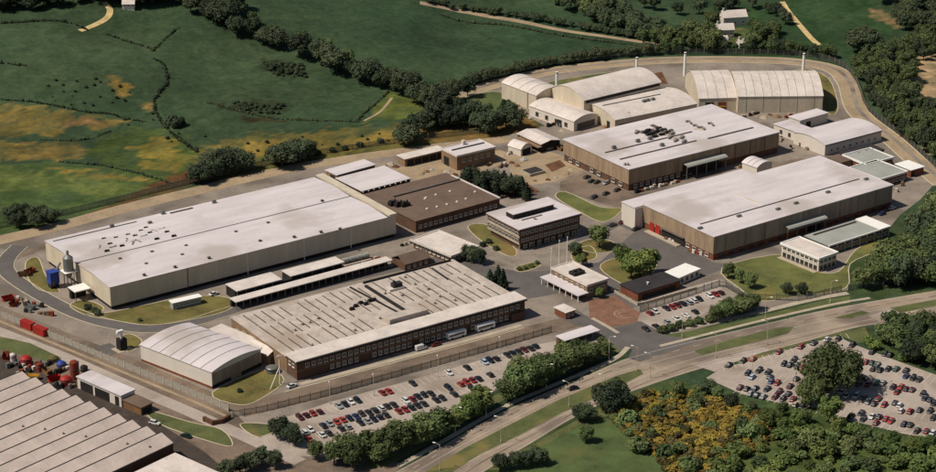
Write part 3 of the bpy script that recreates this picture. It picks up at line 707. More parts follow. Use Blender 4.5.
# plant at the west end of the warehouse
t = Bld('dust_silo', 'grey dust collector silo on legs against the cream warehouse end', 'silo', (-124.7,84.5), (-122.0,85.1), (-124.8,88.0), 12, yaw=3)
t.part('hopper', MB().lathe(0, 0, [(.4, 4.2), (1.9, 6.6), (1.9, 12.5), (.5, 13.6), (.5, 15.2), (.1, 15.3)], 14), 'metal')
for sx in (-1.4, 1.4):
    for sy in (-1.4, 1.4):
        t.part('leg', MB().box(sx - .15, sx + .15, sy - .15, sy + .15, -.1, 7), 'metal')
t.part('platform', MB().box(-2.6, 2.6, -2.4, 2.4, 7.0, 7.2), 'white_paint')
t = Bld('plant_housing', 'bright blue plant housing below the grey silo', 'plant', (-131.8,86.8), (-127.9,86.5), (-131.8,93.6), 5.5, yaw=3)
t.part('casing', MB().box(.6, 4.2, 0, 3.6, 1.8, 6.4), 'blue'); t.part('roof', MB().box(.45, 4.35, -.15, 3.75, 6.4, 6.65), 'blue'); t.part('base', MB().box(.8, 4.0, .3, 3.3, -.1, 1.8), 'dark')
t.part('door', MB().box(1, 2.2, -.08, -.01, 1.2, 3.4), 'seam'); t.part('pipe', MB().tube((4, 2, 6.4), (6.5, 3.5, 8.4), .45), 'metal')
t = Bld('loading_canopy', 'small white canopy shelter at the warehouse west end by the silo', 'canopy', (-128.4,70.3), (-123.8,70.7), (-127.2,80.7), 4, yaw=3)
t.part('roof', MB().box(0, 6.5, 0, 6, 4, 4.4), 'white_paint'); t.part('rear_wall', MB().box(.2, 6.3, 4, 5.7, -.1, 4), 'dark')
for x in (.3, 6.2): t.part('post', MB().box(x - .12, x + .12, .2, .45, -.1, 4), 'metal')

# low buildings along the warehouse front
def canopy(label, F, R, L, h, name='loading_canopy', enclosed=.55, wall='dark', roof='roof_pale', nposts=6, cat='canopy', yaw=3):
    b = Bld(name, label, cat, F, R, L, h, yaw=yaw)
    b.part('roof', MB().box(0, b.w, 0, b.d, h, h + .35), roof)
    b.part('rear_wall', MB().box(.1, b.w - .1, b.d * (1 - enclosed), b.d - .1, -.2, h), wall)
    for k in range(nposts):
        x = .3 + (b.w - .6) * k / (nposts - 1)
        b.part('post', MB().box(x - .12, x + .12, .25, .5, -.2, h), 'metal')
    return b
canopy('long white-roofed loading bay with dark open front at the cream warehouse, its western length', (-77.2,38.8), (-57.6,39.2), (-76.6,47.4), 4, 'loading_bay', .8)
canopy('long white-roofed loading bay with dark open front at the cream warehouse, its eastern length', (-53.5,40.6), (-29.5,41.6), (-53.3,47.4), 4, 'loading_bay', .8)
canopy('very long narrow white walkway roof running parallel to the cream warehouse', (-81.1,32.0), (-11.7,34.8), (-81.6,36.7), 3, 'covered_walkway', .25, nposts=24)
b = Bld('site_hut', 'small white and pale green hut on the lawn before the warehouse', 'hut', (-100.6,44.9), (-89.2,44.7), (-100.3,47.5), 2.6)
flat(b, 'roof_grey', 'white_paint', .35); windows(b, 'front', .5, b.w - .5, 5, 1, 1.2, .9)
b = Bld('pipe_rack', 'grey tank cradles in a row beside the walkway', 'tank rack', (-26.7,46.6), (-14.3,47.1), (-26.3,51.2), 2)
b.part('frame', MB().box(0, b.w, 0, b.d, -.1, .4), 'concrete')
for k in range(4):
    x = b.w * (k + .5) / 4
    b.part('tank', MB().tube((x - b.w / 10, b.d / 2, 1.5), (x + b.w / 10, b.d / 2, 1.5), 1.1, n=12), 'roof_grey')
b = Bld('gabled_store', 'small brown-roofed pitched store by the warehouse corner', 'store', (-9.4,30.4), (2.4,31.2), (-8.2,39.2), 3)
b.part('wall', MB().box(0, b.w, 0, b.d, -.2, b.h), 'brick')
b.part('roof', MB().strip([(-.4, 2.9), (b.d / 2, 5.2), (b.d + .4, 2.9)], -.3, b.w + .3, 'x', thick=.25), 'roof_brown')
windows(b, 'front', .5, b.w - .5, 4, .8, 1.2, 1.2)

# ---- C: arched white hall
C = Bld('arched_hall', 'white clad hall with shallow curved roof at the front fence corner', 'hall', (-118.1,-22.8), (-95.4,-15.3), (-130.1,10.4), 6.2)
r = barrel(C, 'y', 1.5, 'clad_white', 'roof_white', 6)
C.part('plinth', MB().box(-.06, 0, 0, C.d, -.3, .9), 'brick_red'); C.part('plinth', MB().box(0, C.w, -.09, 0, -.3, 1.3), 'dark')  # dark front strip: shadow at the gable foot put into the plinth colour
C.part('gable_panel', MB().box(.4, C.w - .4, -.06, -.01, 1.32, 5.6), 'clad_grey')
C.part('roller_door', MB().box(9, 14, -.14, -.07, 0, 4.4), 'clad_tan')
b = Bld('lean_to', 'pale flat-roofed lean-to joined to the side of the curved white hall', 'shed', (-94.7,-11.9), (-89.2,-10.4), (-96.4,14.4), 4.5)
b.w = 6
flat(b, 'clad_grey', 'roof_pale', .1)
b = Bld('plant_shed', 'small pitched pale shed between the curved hall and brick factory', 'shed', (-93.2,-16.4), (-87.4,-15.2), (-91.9,-3.4), 4)
b.part('wall', MB().box(0, b.w, 0, b.d, -.2, 4), 'brick_tan')
b.part('roof', MB().strip([(-.3, 3.9), (b.w / 2, 5.4), (b.w + .3, 3.9)], -.3, b.d + .3, 'y', thick=.25), 'roof_pale')
b.part('door', MB().box(1, 3, -.08, -.01, 0, 2.6), 'seam')
b = Bld('steel_mast', 'tall white steel mast with two raking struts on the lawn', 'mast', (-96.8,-31.8), (-95.3,-31.9), (-96.7,-30.9), 10)
b.part('pole', MB().tube((0, 0, -.2), (0, 0, 11), .22, .16), 'white_paint')
b.part('strut', MB().tube((0, 0, 6.5), (6.5, -1.0, 0), .14), 'white_paint'); b.part('strut', MB().tube((0, 0, 6.5), (-4.5, -2.0, 0), .14), 'white_paint')
b.part('cross_arm', MB().box(-.9, .9, -.12, .12, 10.4, 10.7), 'white_paint')
b = Bld('round_tank', 'low dark round tank beside the brick factory end', 'tank', (-94.6,-21.9), (-93.1,-21.9), (-94.9,-20.8), 2)
b.part('shell', MB().lathe(0, 0, [(2.2, -.1), (2.2, 1.8), (1.9, 2.1), (.2, 2.3)], 16), 'metal'); b.part('rim', MB().lathe(0, 0, [(2.35, 1.5), (2.35, 1.75)], 16), 'dark')

# ---- D: brick factory
D = Bld('brick_factory', 'two-storey brown brick factory with rows of windows and ribbed tan roof', 'factory', (-90.6,-32.7), (5.4,-30.2), (-88.2,14.5), 7.2)
hb = D.h - .8
D.part('wall', MB().box(0, D.w, 0, 7, -.3, D.h), 'brick')
D.part('wall', MB().box(0, D.w - .3, 7, D.d, -.3, hb), 'brick_tan')
rf = D.part('roof', MB().box(-.4, D.w - .1, 7.01, D.d + .3, hb + .003, hb + .3), 'roof_tan')
D.part('roof', MB().box(-.6, D.w + .6, -.7, 7.3, D.h + .003, D.h + .4), 'roof_pale')
D.part('fascia', MB().box(-.62, D.w + .62, -.72, -.55, D.h - .55, D.h + .001), 'dark')
windows(D, 'front', 3, D.w - 2, 37, 4.3, 1.5, 1.5)
windows(D, 'front', 3, D.w - 2, 37, 1.1, 1.5, 1.6, skip=(0, 1, 2, 3, 9, 10, 18, 27))
windows(D, 'left', 1, 6, 2, 4.3, 1.4, 1.4)
D.part('sill_band', MB().box(-.03, D.w + .03, -.1, -.004, 3.35, 3.65), 'brick_tan')
zr = hb + .3
# roof ribs: three ranks of upstands running front to back
nrib = 25
for k in range(nrib):
    x = 4 + (D.w - 9) * k / (nrib - 1)
    for (y0, y1) in ((8.8, 20.5), (21.6, 33.5), (34.4, D.d - 1.5)):
        if (k * 7 + int(y0)) % 11 == 3: continue
        if 10 <= k <= 14 and y0 < 10: continue
        MB().box(x - .12, x + .12, y0 + (k * 5 % 7) * .2, y1 - (k * 3 % 5) * .5, zr + .003, zr + .34).obj('roof_upstand', 'seam', rf)
MB().box(D.w * .56, D.w * .57, 14, D.d - 4, zr + .003, zr + .8).obj('roof_step', 'dark', rf)
MB().box(D.w * .56 + 1.3, D.w - 2, D.d - 1.2, D.d - .6, zr + .003, zr + .7).obj('roof_step', 'dark', rf)
MB().box(2, D.w * .5, 7.6, 8.0, zr + .003, zr + .45).obj('roof_gutter', 'seam', rf)
MB().box(D.w * .45, D.w * .62, 8.6, 13.2, zr + .003, zr + 2.2).obj('plant_enclosure', 'roof_tan', rf)
x, y = D.loc((-29.3,4.3))
MB().box(x - 3.2, x + 3.2, y - 1.6, y + 1.6, zr + .003, zr + .9).obj('plant_base', 'roof_pale', rf)
DARKUNIT2 = MB().box(x - 1.2, x + 2.6, y - 1.1, y + 1.1, zr + .9, zr + 2.5).tube((x - .4, y, zr + 2.5), (x - .4, y, zr + 3.4), .5).obj('chiller', 'roof_dark', rf)
roof_things(D, [(-52.2,-3.7), (-49.6,-2.1), (-46.7,-0.7), (-45.6,-2.5), (-43.0,-0.9), (-41.3,-0.9)], zr, DARKUNIT, 'roof_unit', sc=(.55, .55, .6))
roof_things(D, [(-34.7,2.4), (-30.4,-2.5), (-20.7,11.4), (-21.0,3.7), (-73.7,-5.6), (-70.5,-5.6), (-66.4,-4.1), (-66.2,-12.5), (-60.4,-20.2), (-79.3,-23.1), (-67.5,-25.7), (-19.4,-2.9), (-19.1,-10.8), (-16.4,-16.9), (-78.3,-8.8), (-47.6,-16.0), (-24.0,-15.2)], zr, VENT, 'roof_vent', sc=(.8, .8, .8))
for p, q in (((-7.7,13.3), (-8.2,1.1)), ((-42.8,14.2), (-39.5,-14.9))):
    strip_on(D, p, q, zr + .003, .5, .5, 'roof_pipe', 'dark', D.root)
for k in range(5):
    D.part('side_unit', MB().box(-3.0, -.02, D.d * (.42 + .11 * k), D.d * (.42 + .11 * k) + 3, -.2, 3.6 + (k % 2)), ('clad_grey', 'duct', 'brick_tan')[k % 3])
D.part('porch', MB().box(D.w * .93, D.w * .985, -1.6, -.01, 0, 3.2), 'brick')

# ---- E: office block
E_ = Bld('office_block', 'three-storey brown office block with white flat roof and dark rooftop penthouse', 'office', (39.1,23.8), (69.0,25.1), (37.5,45.2), 8.8)
b = E_
b.part('wall', MB().box(0, b.w, 0, b.d, 2.6, b.h), 'brick')
b.part('ground_floor', MB().box(.9, b.w - .9, .9, b.d - .9, -.3, 2.6), 'brick')
b.part('roof', MB().box(-.5, b.w + .5, -.5, b.d + .5, b.h + .003, b.h + .45), 'roof_white')
b.part('fascia', MB().box(-.53, b.w + .53, -.53, b.d + .53, b.h - .5, b.h + .1), 'brick')
windows(b, 'front', .6, b.w - .6, 13, 6.2, 1.6, 1.5, sill=False); windows(b, 'front', .6, b.w - .6, 13, 3.3, 1.6, 1.5, sill=False)
windows(b, 'left', .6, b.d - .6, 9, 6.2, 1.7, 1.4, sill=False); windows(b, 'left', .6, b.d - .6, 9, 3.3, 1.7, 1.4, sill=False)
for z in (2.5, 5.3):
    b.part('band', MB().box(-.12, -.01, -.12, b.d + .12, z, z + .9), 'concrete')
windows(b, 'front', 1.2, b.w - 1.2, 8, .6, 1.8, 1.6, sill=False)
for k in range(7):
    b.part('column', MB().box(.2 + (b.w - .7) * k / 6, .5 + (b.w - .7) * k / 6, .15, .45, -.3, 2.49), 'concrete')
x, y = b.loc((44.0,36.6))
pt = b.part('penthouse', MB().box(4, b.w - 6, 9.5, 14.5, b.h + .45, b.h + 2.5), 'dark')
MB().box(3.8, b.w - 5.8, 9.3, 14.7, b.h + 2.5, b.h + 2.7).obj('roof', 'roof_white', pt)
b.part('roof_pipe', MB().box(6, 16, 6.6, 7.0, b.h + .45, b.h + .9), 'duct')
b.part('roof_vent', MB().lathe(11, 5, [(.4, b.h + .45), (.4, b.h + 1.4), (.6, b.h + 1.5)], 8), 'duct')

# ---- G: low brown building
G = Bld('workshop', 'low brown flat-roofed workshop with a row of white windows near the warehouse', 'workshop', (14.6,61.9), (57.0,65.2), (12.0,98.9), 4.9)
flat(G, 'brick', 'roof_brown', .3)
windows(G, 'front', 1, G.w - 1, 16, 1.6, 1.5, 1.4)
G.part('upper_roof', MB().box(8, G.w - .5, G.d * .72, G.d * .74, G.h + .3, G.h + .9), 'seam')
G.part('parapet', MB().box(G.w - .4, G.w + .35, -.3, G.d * .9, G.h - .3, G.h + .6), 'roof_pale')
roof_things(G, [(25.3,70.7), (29.9,70.4), (34.8,70.6), (39.8,70.8), (44.7,71.7), (43.8,82.6), (36.7,82.3), (31.4,81.5), (30.5,80.8), (52.2,76.5)], G.h + .3, MB().lathe(0, 0, [(.6, 0), (.55, .3), (.3, .5)], 10).mesh('roof_light', 'roof_pale'), 'roof_light')
roof_things(G, [(15.9,82.0), (17.4,79.7), (19.5,78.4)], G.h + .3, DARKUNIT, 'roof_unit', sc=(1.2, 1.1, 1.1))
b = Bld('white_store', 'low white-roofed store with dark front squeezed behind the brown workshop', 'store', (15.2,106.1), (39.8,108.1), (16.0,125.4), 3.5)
flat(b, 'dark', 'roof_white', .3)
for k in range(9):
    b.part('rafter_end', MB().box(b.w * k / 9, b.w * k / 9 + .4, -.9, -.31, 3.2, 3.5), 'roof_pale')
b = Bld('store_shed', 'long narrow white shed at the perimeter track beyond the warehouse', 'shed', (16.2,129.1), (36.3,131.6), (16.2,137.1), 3.2)
flat(b, 'brick_tan', 'roof_white', .4); b.part('opening', MB().box(.5, b.w - .5, -.06, -.005, .2, 2.4), 'dark'); b.part('door', MB().box(-.06, -.005, 1.5, 5, 0, 2.4), 'dark')
b = Bld('open_store', 'white-roofed open-fronted store left of the tan brick boiler house', 'store', (50.4,129.9), (71.4,130.9), (51.9,135.8), 3.5)
flat(b, 'brick_tan', 'roof_pale', .4); b.part('opening', MB().box(.5, b.w - .5, -.06, -.005, .2, 2.8), 'dark')
for k in range(6): b.part('post', MB().box(.6 + (b.w - 1.3) * k / 5, .85 + (b.w - 1.3) * k / 5, -.3, -.08, 0, 3.5), 'brick_tan')
b = Bld('boiler_house', 'tan brick boiler house with white flat roof and dark doorway', 'boiler house', (67.0,114.0), (87.1,114.8), (65.4,125.9), 6.4)
flat(b, 'brick_tan', 'roof_white', .3, edge='roof_pale'); b.part('door', MB().box(-.07, -.005, 6, 10, 0, 4), 'dark'); b.part('roof_step', MB().box(2, b.w - 1, b.d * .55, b.d * .6, b.h + .3, b.h + .8), 'seam')
windows(b, 'front', 2, b.w - 2, 5, 3.2, 1.3, 1.5)
b.part('chimney', MB().box(b.w * .5, b.w * .5 + 1.4, b.d - 2, b.d - .6, b.h + .3, b.h + 2.2), 'roof_pale')
b = Bld('garden_kiosk', 'isolated low building with broad white flat roof near the office', 'pavilion', (9.6,27.3), (22.7,29.8), (9.4,49.4), 3.2)
flat(b, 'brick', 'roof_pale', .9, edge='roof_pale'); windows(b, 'front', .5, b.w - .5, 5, 1, 1.4, 1.4); windows(b, 'left', 1, b.d - 1, 8, 1, 1.4, 1.4)

# ---- J: gatehouse
b = Bld('gatehouse', 'small brick gatehouse with white roof and black roof plant by the flagpoles', 'gatehouse', (34.5,-28.7), (44.4,-27.9), (33.8,-8.0), 5.2)
flat(b, 'brick_tan', 'roof_pale', .4, edge='roof_pale')
windows(b, 'left', 1, b.d - 1, 6, 3, 1.4, 1.1); windows(b, 'front', .5, b.w - .5, 3, 2.2, 1.6, 1.4)
x, y = b.loc((37.5,-17.8))
b.part('roof_plant', MB().box(x - 2.6, x + 2.6, y - 1.6, y + 1.8, b.h + .3, b.h + 1.5).tube((x - 1.2, y, b.h + 1.5), (x - 1.2, y, b.h + 2.2), .7).tube((x + 1.2, y, b.h + 1.5), (x + 1.2, y, b.h + 2.1), .7), 'dark')
lo = b.part('canopy', MB().box(-5.5, -.42, -1.5, b.d + .5, 2.7, 3.1), 'roof_white')
for k in range(7): MB().box(-5.2, -4.95, -1 + (b.d + .8) * k / 6, -.75 + (b.d + .8) * k / 6, -.2, 2.7).obj('post', 'white_paint', lo)
MB().box(-3.2, -.02, 2, b.d - 3, -.2, 2.69).obj('glazed_front', 'brick', lo)
b = Bld('gate_cabin', 'little white-roofed cabin beside the gatehouse drive', 'cabin', (16.9,-40.2), (21.2,-39.7), (17.2,-33.9), 2.6)
flat(b, 'brick_red', 'roof_pale', .4); windows(b, 'front', .3, b.w - .3, 2, .9, 1.1, 1.1)
for p in [(36.5,-2.1),(43.6,2.8),(48.2,4.0)]:
    f = empty('flagpole', 'tall white flagpole on the forecourt behind the gatehouse', 'flagpole', (p[0], p[1], 0), 0, 'flagpoles')
    MB().tube((0, 0, -.2), (0, 0, 10.5), .2, .12).obj('pole', 'white_paint', f); MB().lathe(0, 0, [(.12, 10.5), (.24, 10.65), (.1, 10.85)], 8).obj('finial', 'white_paint', f); MB().box(-.5, .5, -.5, .5, -.1, .25).obj('base', 'concrete', f)
b = Bld('cycle_shed', 'long low black-roofed brick shed under the big trees', 'shed', (49.0,-41.0), (69.6,-39.8), (50.7,-30.7), 3.2)
flat(b, 'brick_red', 'roof_dark', .4); b.part('roof_vent', MB().lathe(8, 4, [(.3, 3.5), (.3, 4.3), (.5, 4.4)], 8), 'white_paint'); b.part('opening', MB().box(2, b.w - 2, -.06, -.005, .2, 2.2), 'dark')
b = Bld('white_cabin', 'white-walled cabin with white roof at the end of the black-roofed shed', 'cabin', (71.2,-37.2), (83.1,-34.6), (72.1,-29.7), 3)
flat(b, 'clad_white', 'white_paint', .3); windows(b, 'front', .3, b.w - .3, 4, 1, 1.3, 1.2, frame='seam')
b = Bld('bus_shelter', 'long flat white shelter roof beside the front car park hedge', 'shelter', (2.1,-60.8), (18.1,-60.0), (1.4,-55.3), 2.8)
b.part('roof', MB().box(0, b.w, 0, b.d, 2.8, 3.1), 'roof_white'); b.part('rear_wall', MB().box(.2, b.w - .2, b.d - 1.5, b.d - .2, -.2, 2.8), 'brick')
for k in range(6): b.part('post', MB().box(.2 + (b.w - .6) * k / 5, .4 + (b.w - .6) * k / 5, .2, .4, -.2, 2.8), 'metal')

# ---- H: middle works
H_ = Bld('works_hall', 'large tan-clad works hall with white roof and blackened rooftop plant', 'factory', (114.5,53.9), (198.4,56.6), (113.9,100.0), 9.6)
b = H_
b.part('wall', MB().box(0, b.w, 0, b.d, 3.0, b.h), 'clad_tan')
b.part('lower_wall', MB().box(.35, b.w - .35, .35, b.d - .35, -.3, 3.0), 'brick')
rf = b.part('roof', MB().box(-.3, b.w + .3, -.3, b.d + .3, b.h + .003, b.h + .35), 'roof_white')
zr = b.h + .35
windows(b, 'front', 2, b.w * .42, 10, 1, 1.8, 1.5); windows(b, 'left', 3, b.d - 3, 8, 1, 2.2, 1.6, skip=(2, 5))
MB().box(4, b.w * .62, b.d * .46, b.d * .475, zr + .003, zr + .35).obj('roof_gutter', 'seam', rf)
MB().box(4, b.w * .55, b.d * .24, b.d * .255, zr + .003, zr + .35).obj('roof_gutter', 'seam', rf)
MB().box(b.w * .62, b.w - 6, b.d * .22, b.d * .24, zr + .003, zr + .35).obj('roof_gutter', 'seam', rf)
MB().box(b.w * .5, b.w * .52, b.d * .5, b.d - 8, zr + .003, zr + .6).obj('roof_gutter', 'seam', rf)
roof_things(b, [(150.3,88.4), (149.4,84.3), (152.8,85.2), (152.3,80.9), (148.1,80.4), (147.5,83.9), (156.1,81.6), (156.6,85.2), (147.9,86.8), (156.0,88.0)], zr, DARKUNIT, 'roof_unit', sc=(.9, .7, .55))
for i, p in enumerate([(151.3,84.7), (150.3,88.4), (153.8,81.5), (155.0,74.5), (172.1,79.3)]):
    x, y = b.loc(p); rs = random.Random(i); n_ = 16
    MB().prism([(x + (5.5 - (i > 1) * 1.5) * rs.uniform(.55, 1.1) * math.cos(6.283 * k / n_), y + 3.4 * rs.uniform(.5, 1.1) * math.sin(6.283 * k / n_)) for k in range(n_)], zr + .004 + .003 * i, zr + .012 + .003 * i).obj('soot_patch', 'seam' if i < 2 else 'roof_tan', rf)
roof_things(b, [(152.8,75.9), (152.6,71.3), (157.2,73.0), (156.8,79.6), (144.6,88.9), (154.8,68.4)], zr, DUCT, 'roof_duct', .4)
roof_things(b, [(171.8,81.1), (172.4,77.6), (172.5,87.1), (179.1,79.7)], zr, DUCT, 'roof_duct', 1.2)
roof_things(b, [(116.0,58.8), (117.0,58.1)], zr, VENT, 'roof_vent'); roof_things(b, [(124.2,78.0), (137.9,79.2), (144.3,79.0), (143.6,69.4), (158.0,81.9)], zr, UNIT, 'roof_unit', sc=(.7, .7, .8))
for k in range(4):
    b.part('downpipe', MB().box(b.w * (.6 + .1 * k), b.w * (.6 + .1 * k) + .25, -.2, -.005, 3, b.h), 'seam')
def dock_canopy(label, F, R, h, depth):
    b = Bld('dock_canopy', label, 'canopy', F, R, (F[0], F[1] + depth), h, yaw=2.5)
    b.part('roof', MB().strip([(0, h - .6), (.7, h), (depth, h + .3)], 0, b.w, 'x', thick=.3), 'roof_grey')
    b.part('dark_back', MB().box(.2, b.w - .2, depth * .5, depth - .1, -.2, h - .31), 'dark')
    for k in range(5):
        x = .4 + (b.w - .8) * k / 4
        b.part('post', MB().box(x - .15, x + .15, .8, 1.1, -.2, h - .3), 'metal')
    return b
dock_canopy('pale grey loading dock canopy on the tan works hall front', (143.7,51.1), (166.3,51.5), 6.5, 7)
dock_canopy('pale grey loading dock canopy on the large shed above the lawn annex', (134.5,-25.9), (155.6,-25.3), 6, 6.5)

# ---- F: right shed
F_ = Bld('long_shed', 'long tan-clad shed with red brick base and wide pinkish white roof', 'factory', (97.3,-25.0), (195.0,-19.7), (95.0,17.9), 9.8)
b = F_
b.part('wall', MB().box(0, b.w, 0, b.d, 2.6, b.h), 'clad_grey')
b.part('end_cladding', MB().box(-.06, -.003, .05, b.d - .05, 2.6, b.h), 'clad_tan')
b.part('plinth', MB().box(.2, b.w - .2, .2, b.d - .2, -.3, 2.6), 'brick_red')
rf = b.part('roof', MB().box(-.3, b.w + .3, -.3, b.d + .3, b.h + .003, b.h + .35), 'roof_white')
zr = b.h + .35
MB().box(b.w * .04, b.w * .93, b.d * .29, b.d * .3, zr + .003, zr + .3).obj('roof_gutter', 'seam', rf)
MB().box(b.w * .38, b.w * .395, b.d * .3, b.d * .7, zr + .003, zr + .25).obj('roof_gutter', 'roof_pale', rf)
roof_things(b, [(136.6,-16.3), (147.0,-15.1), (189.5,-9.5), (166.1,-12.5), (97.6,-15.8), (118.6,-13.9)], zr, UNIT, 'roof_unit', sc=(.8, .6, .5))
b.part('rear_bay', MB().box(-4, b.w * .62, b.d + .02, b.d + 8.5, -.3, b.h - .8), 'clad_white')
b.part('rear_bay_roof', MB().box(-4.2, b.w * .62 + .2, b.d + .31, b.d + 8.7, b.h - .79, b.h - .4), 'roof_white')
for k in range(9): b.part('downpipe', MB().box(b.w * (k + .6) / 9.5, b.w * (k + .6) / 9.5 + .22, -.18, -.005, 2.7, b.h), 'clad_tan')
windows(b, 'front', 2, b.w - 2, 18, .7, 2.4, 1.3, frame='seam', sill=False, skip=(7, 8, 9, 10))
for y in (b.d - 7.4, b.d - 11.0): b.part('door', MB().box(-.22, .19, y, y + 2.6, -.1, 4.0), 'red')
b.part('dock_opening', MB().box(-.15, .19, b.d - 26, b.d - 12, .1, 3.6), 'dark'); b.part('dock_canopy', MB().box(-1.0, -.07, b.d - 26, b.d - 12, 3.7, 3.95), 'seam')
b.part('dock_platform', MB().box(-2.6, -.25, b.d - 24, b.d - 4, -.1, .4), 'concrete')
windows(b, 'left', 2, b.d - 26, 4, .8, 2.0, 1.3)
b = Bld('curved_porch', 'small white curved-roof porch between the two big sheds', 'porch', (167.8,34.4), (177.2,35.8), (172.0,43.6), 6)
barrel(b, 'y', 1.5, 'clad_white', 'roof_white', 2)
b.part('door', MB().box(1.5, 3.5, -.08, -.01, 0, 2.6), 'seam')

# ---- P: annex on the lawn
b = Bld('annex', 'two-storey pale annex with white flat roof standing on the lawn', 'annex', (124.3,-55.7), (134.0,-53.5), (124.2,-36.0), 5.4, yaw=6)
flat(b, 'clad_white', 'roof_pale', .5, edge='white_paint'); windows(b, 'front', .3, b.w - .3, 4, 3.3, 1.7, 1.3); windows(b, 'left', .5, b.d - .5, 8, 3.3, 1.8, 1.3); windows(b, 'left', .5, b.d - .5, 8, .6, 1.8, 1.7, frame='seam'); windows(b, 'front', .3, b.w - .3, 4, .6, 1.7, 1.6, frame='seam')
b.part('step', MB().box(-2.2, -.05, 0, b.d, -.1, .25), 'concrete')
b = Bld('canteen_wing', 'long low grey-roofed wing with dark glazing joined behind the lawn annex', 'annex', (138.7,-45.2), (173.3,-42.8), (138.6,-31.6), 3.6)
b.part('wall', MB().box(.4, b.w - .4, .8, b.d, -.2, 3.6), 'dark'); b.part('roof', MB().box(0, b.w, 0, b.d + .2, 3.603, 4.0), 'roof_grey')
b.part('parapet', MB().box(b.w - 6, b.w + .02, -.03, b.d + .23, 3.55, 4.3), 'white_paint'); b.part('parapet', MB().box(-.02, b.w - 6.01, -.04, .4, 3.5, 4.2), 'white_paint')
windows(b, 'front', 1, b.w - 1, 14, .8, 1.8, 2.0, sill=False)
for k in range(9): b.part('column', MB().box(.5 + (b.w - 1.3) * k / 8, .8 + (b.w - 1.3) * k / 8, .15, .45, -.2, 3.6), 'white_paint')
b.part('roof_step', MB().box(3, b.w - 8, b.d - 2.2, b.d - 1.6, 4.0, 4.5), 'seam')

# ---- L: arched halls at the back left
L1 = Bld('arched_store', 'white arched-roof store at the far corner by the small green', 'hall', (140.0,160.7), (156.2,162.4), (138.5,186.0), 7.8)
barrel(L1, 'y', 2.2, 'clad_cream', 'roof_pale', 3); L1.part('opening', MB().box(L1.w - 5, L1.w - 2.4, -.06, -.005, 2, 5.5), 'dark')
L1.part('downpipe', MB().box(-.2, -.005, 6, 6.3, 0, 7.8), 'seam')
L2 = Bld('great_arched_hall', 'tallest white arched hall with dark clerestory gutter among the back halls', 'hall', (150.6,137.6), (196.9,140.5), (151.5,161.4), 10)
barrel(L2, 'x', 3.6, 'clad_cream', 'roof_pale', 0); L2.part('opening', MB().box(-.06, -.005, 5, 8, 1, 5), 'dark'); L2.part('clerestory', MB().box(1, L2.w - 1, -.35, -.26, 8.6, 9.8), 'dark')
L3 = Bld('low_arched_hall', 'broad white low-arched hall in front of the tallest arched hall', 'hall', (154.3,118.3), (200.1,116.9), (157.2,145.1), 5.5)
r = barrel(L3, 'x', 2.6, 'clad_cream', 'roof_pale', 0)
MB().box(2, L3.w * .75, L3.d * .48, L3.d * .5, L3.h + 2.75, L3.h + 3.1).obj('roof_gutter', 'seam', r); L3.part('opening', MB().box(-.06, -.005, 4, 6.5, 0, 3.6), 'dark'); L3.part('opening', MB().box(2, L3.w * .7, -.06, -.005, .3, 3.2), 'dark')
roof_things(L3, [(176.6,126.5), (179.0,126.7), (181.8,126.6)], L3.h + 2.5, UNIT, 'roof_unit', .2, (.7, .7, .6))
L4 = Bld('arched_workshop', 'narrow white workshop with curved roof and three dark doors below the arched store', 'workshop', (138.9,128.7), (153.8,130.9), (139.2,158.9), 4.6)
barrel(L4, 'y', 1.8, 'clad_white', 'roof_pale', 0); windows(L4, 'left', 2, L4.d - 2, 4, 1.2, 2.0, 1.8, frame='seam'); L4.part('door', MB().box(-.07, -.005, 8, 11, 0, 3.2), 'dark'); L4.part('opening', MB().box(2, L4.w - 2, -.06, -.005, .2, 3.2), 'seam')

# ---- M: ribbed arched hall
M_ = Bld('ribbed_hall', 'big white hall with ribbed curved roof close to the back perimeter road', 'hall', (217.7,108.9), (251.6,88.6), (228.7,146.8), 8.0)
M_.d = 34
r = barrel(M_, 'x', 5.5, 'clad_cream', 'roof_pale', 9)
for k in range(5): M_.part('panel_joint', MB().box(M_.w * (k + .5) / 5, M_.w * (k + .5) / 5 + .15, -.05, -.003, .2, 8), 'seam')
b = Bld('ribbed_hall_wing', 'stepped lower west wing of the ribbed curved-roof hall with dark doorways', 'hall', (204.4,121.0), (220.0,112.8), (216.4,151.0), 6.0)
b.d = 36
barrel(b, 'x', 6.5, 'clad_cream', 'roof_pale', 3)
b.part('door', MB().box(3, 7, -.07, -.005, 0, 4.2), 'dark'); b.part('door', MB().box(9, 13, -.07, -.005, 0, 4.2), 'brick_red'); b.part('door_header', MB().box(9, 13, -.1, -.075, 1.8, 2.4), 'yellow')

# ---- N: L-shaped white building
N_ = Bld('white_depot', 'white depot with long low curved roof next to the sloping perimeter road', 'depot', (213.2,42.7), (247.5,44.1), (221.8,69.7), 5)
N_.d = 20
barrel(N_, 'x', 1.6, 'clad_white', 'roof_white', 0); N_.part('gutter', MB().box(0, N_.w, -.4, -.27, 4.6, 4.9), 'seam'); windows(N_, 'front', 2, N_.w - 2, 8, 1.4, 1.5, 1.2)
b = Bld('depot_wing', 'flat white rear wing forming a courtyard with the curved-roof depot', 'depot', (216.2,53.5), (224.9,54.3), (219.5,78.8), 4.2)
b.w = 9
flat(b, 'clad_white', 'roof_white', .3); windows(b, 'left', 2, b.d - 2, 4, 1.2, 1.6, 1.6, frame='seam')
b = Bld('depot_wing', 'short flat white wing closing the depot courtyard to the north', 'depot', (226.6,75.2), (238.1,76.2), (226.4,82.0), 4.4)
b.w, b.d = 18, 7
flat(b, 'clad_white', 'roof_white', .3)
b.part('door', MB().box(4, 7, -.07, -.005, 0, 3), 'dark')

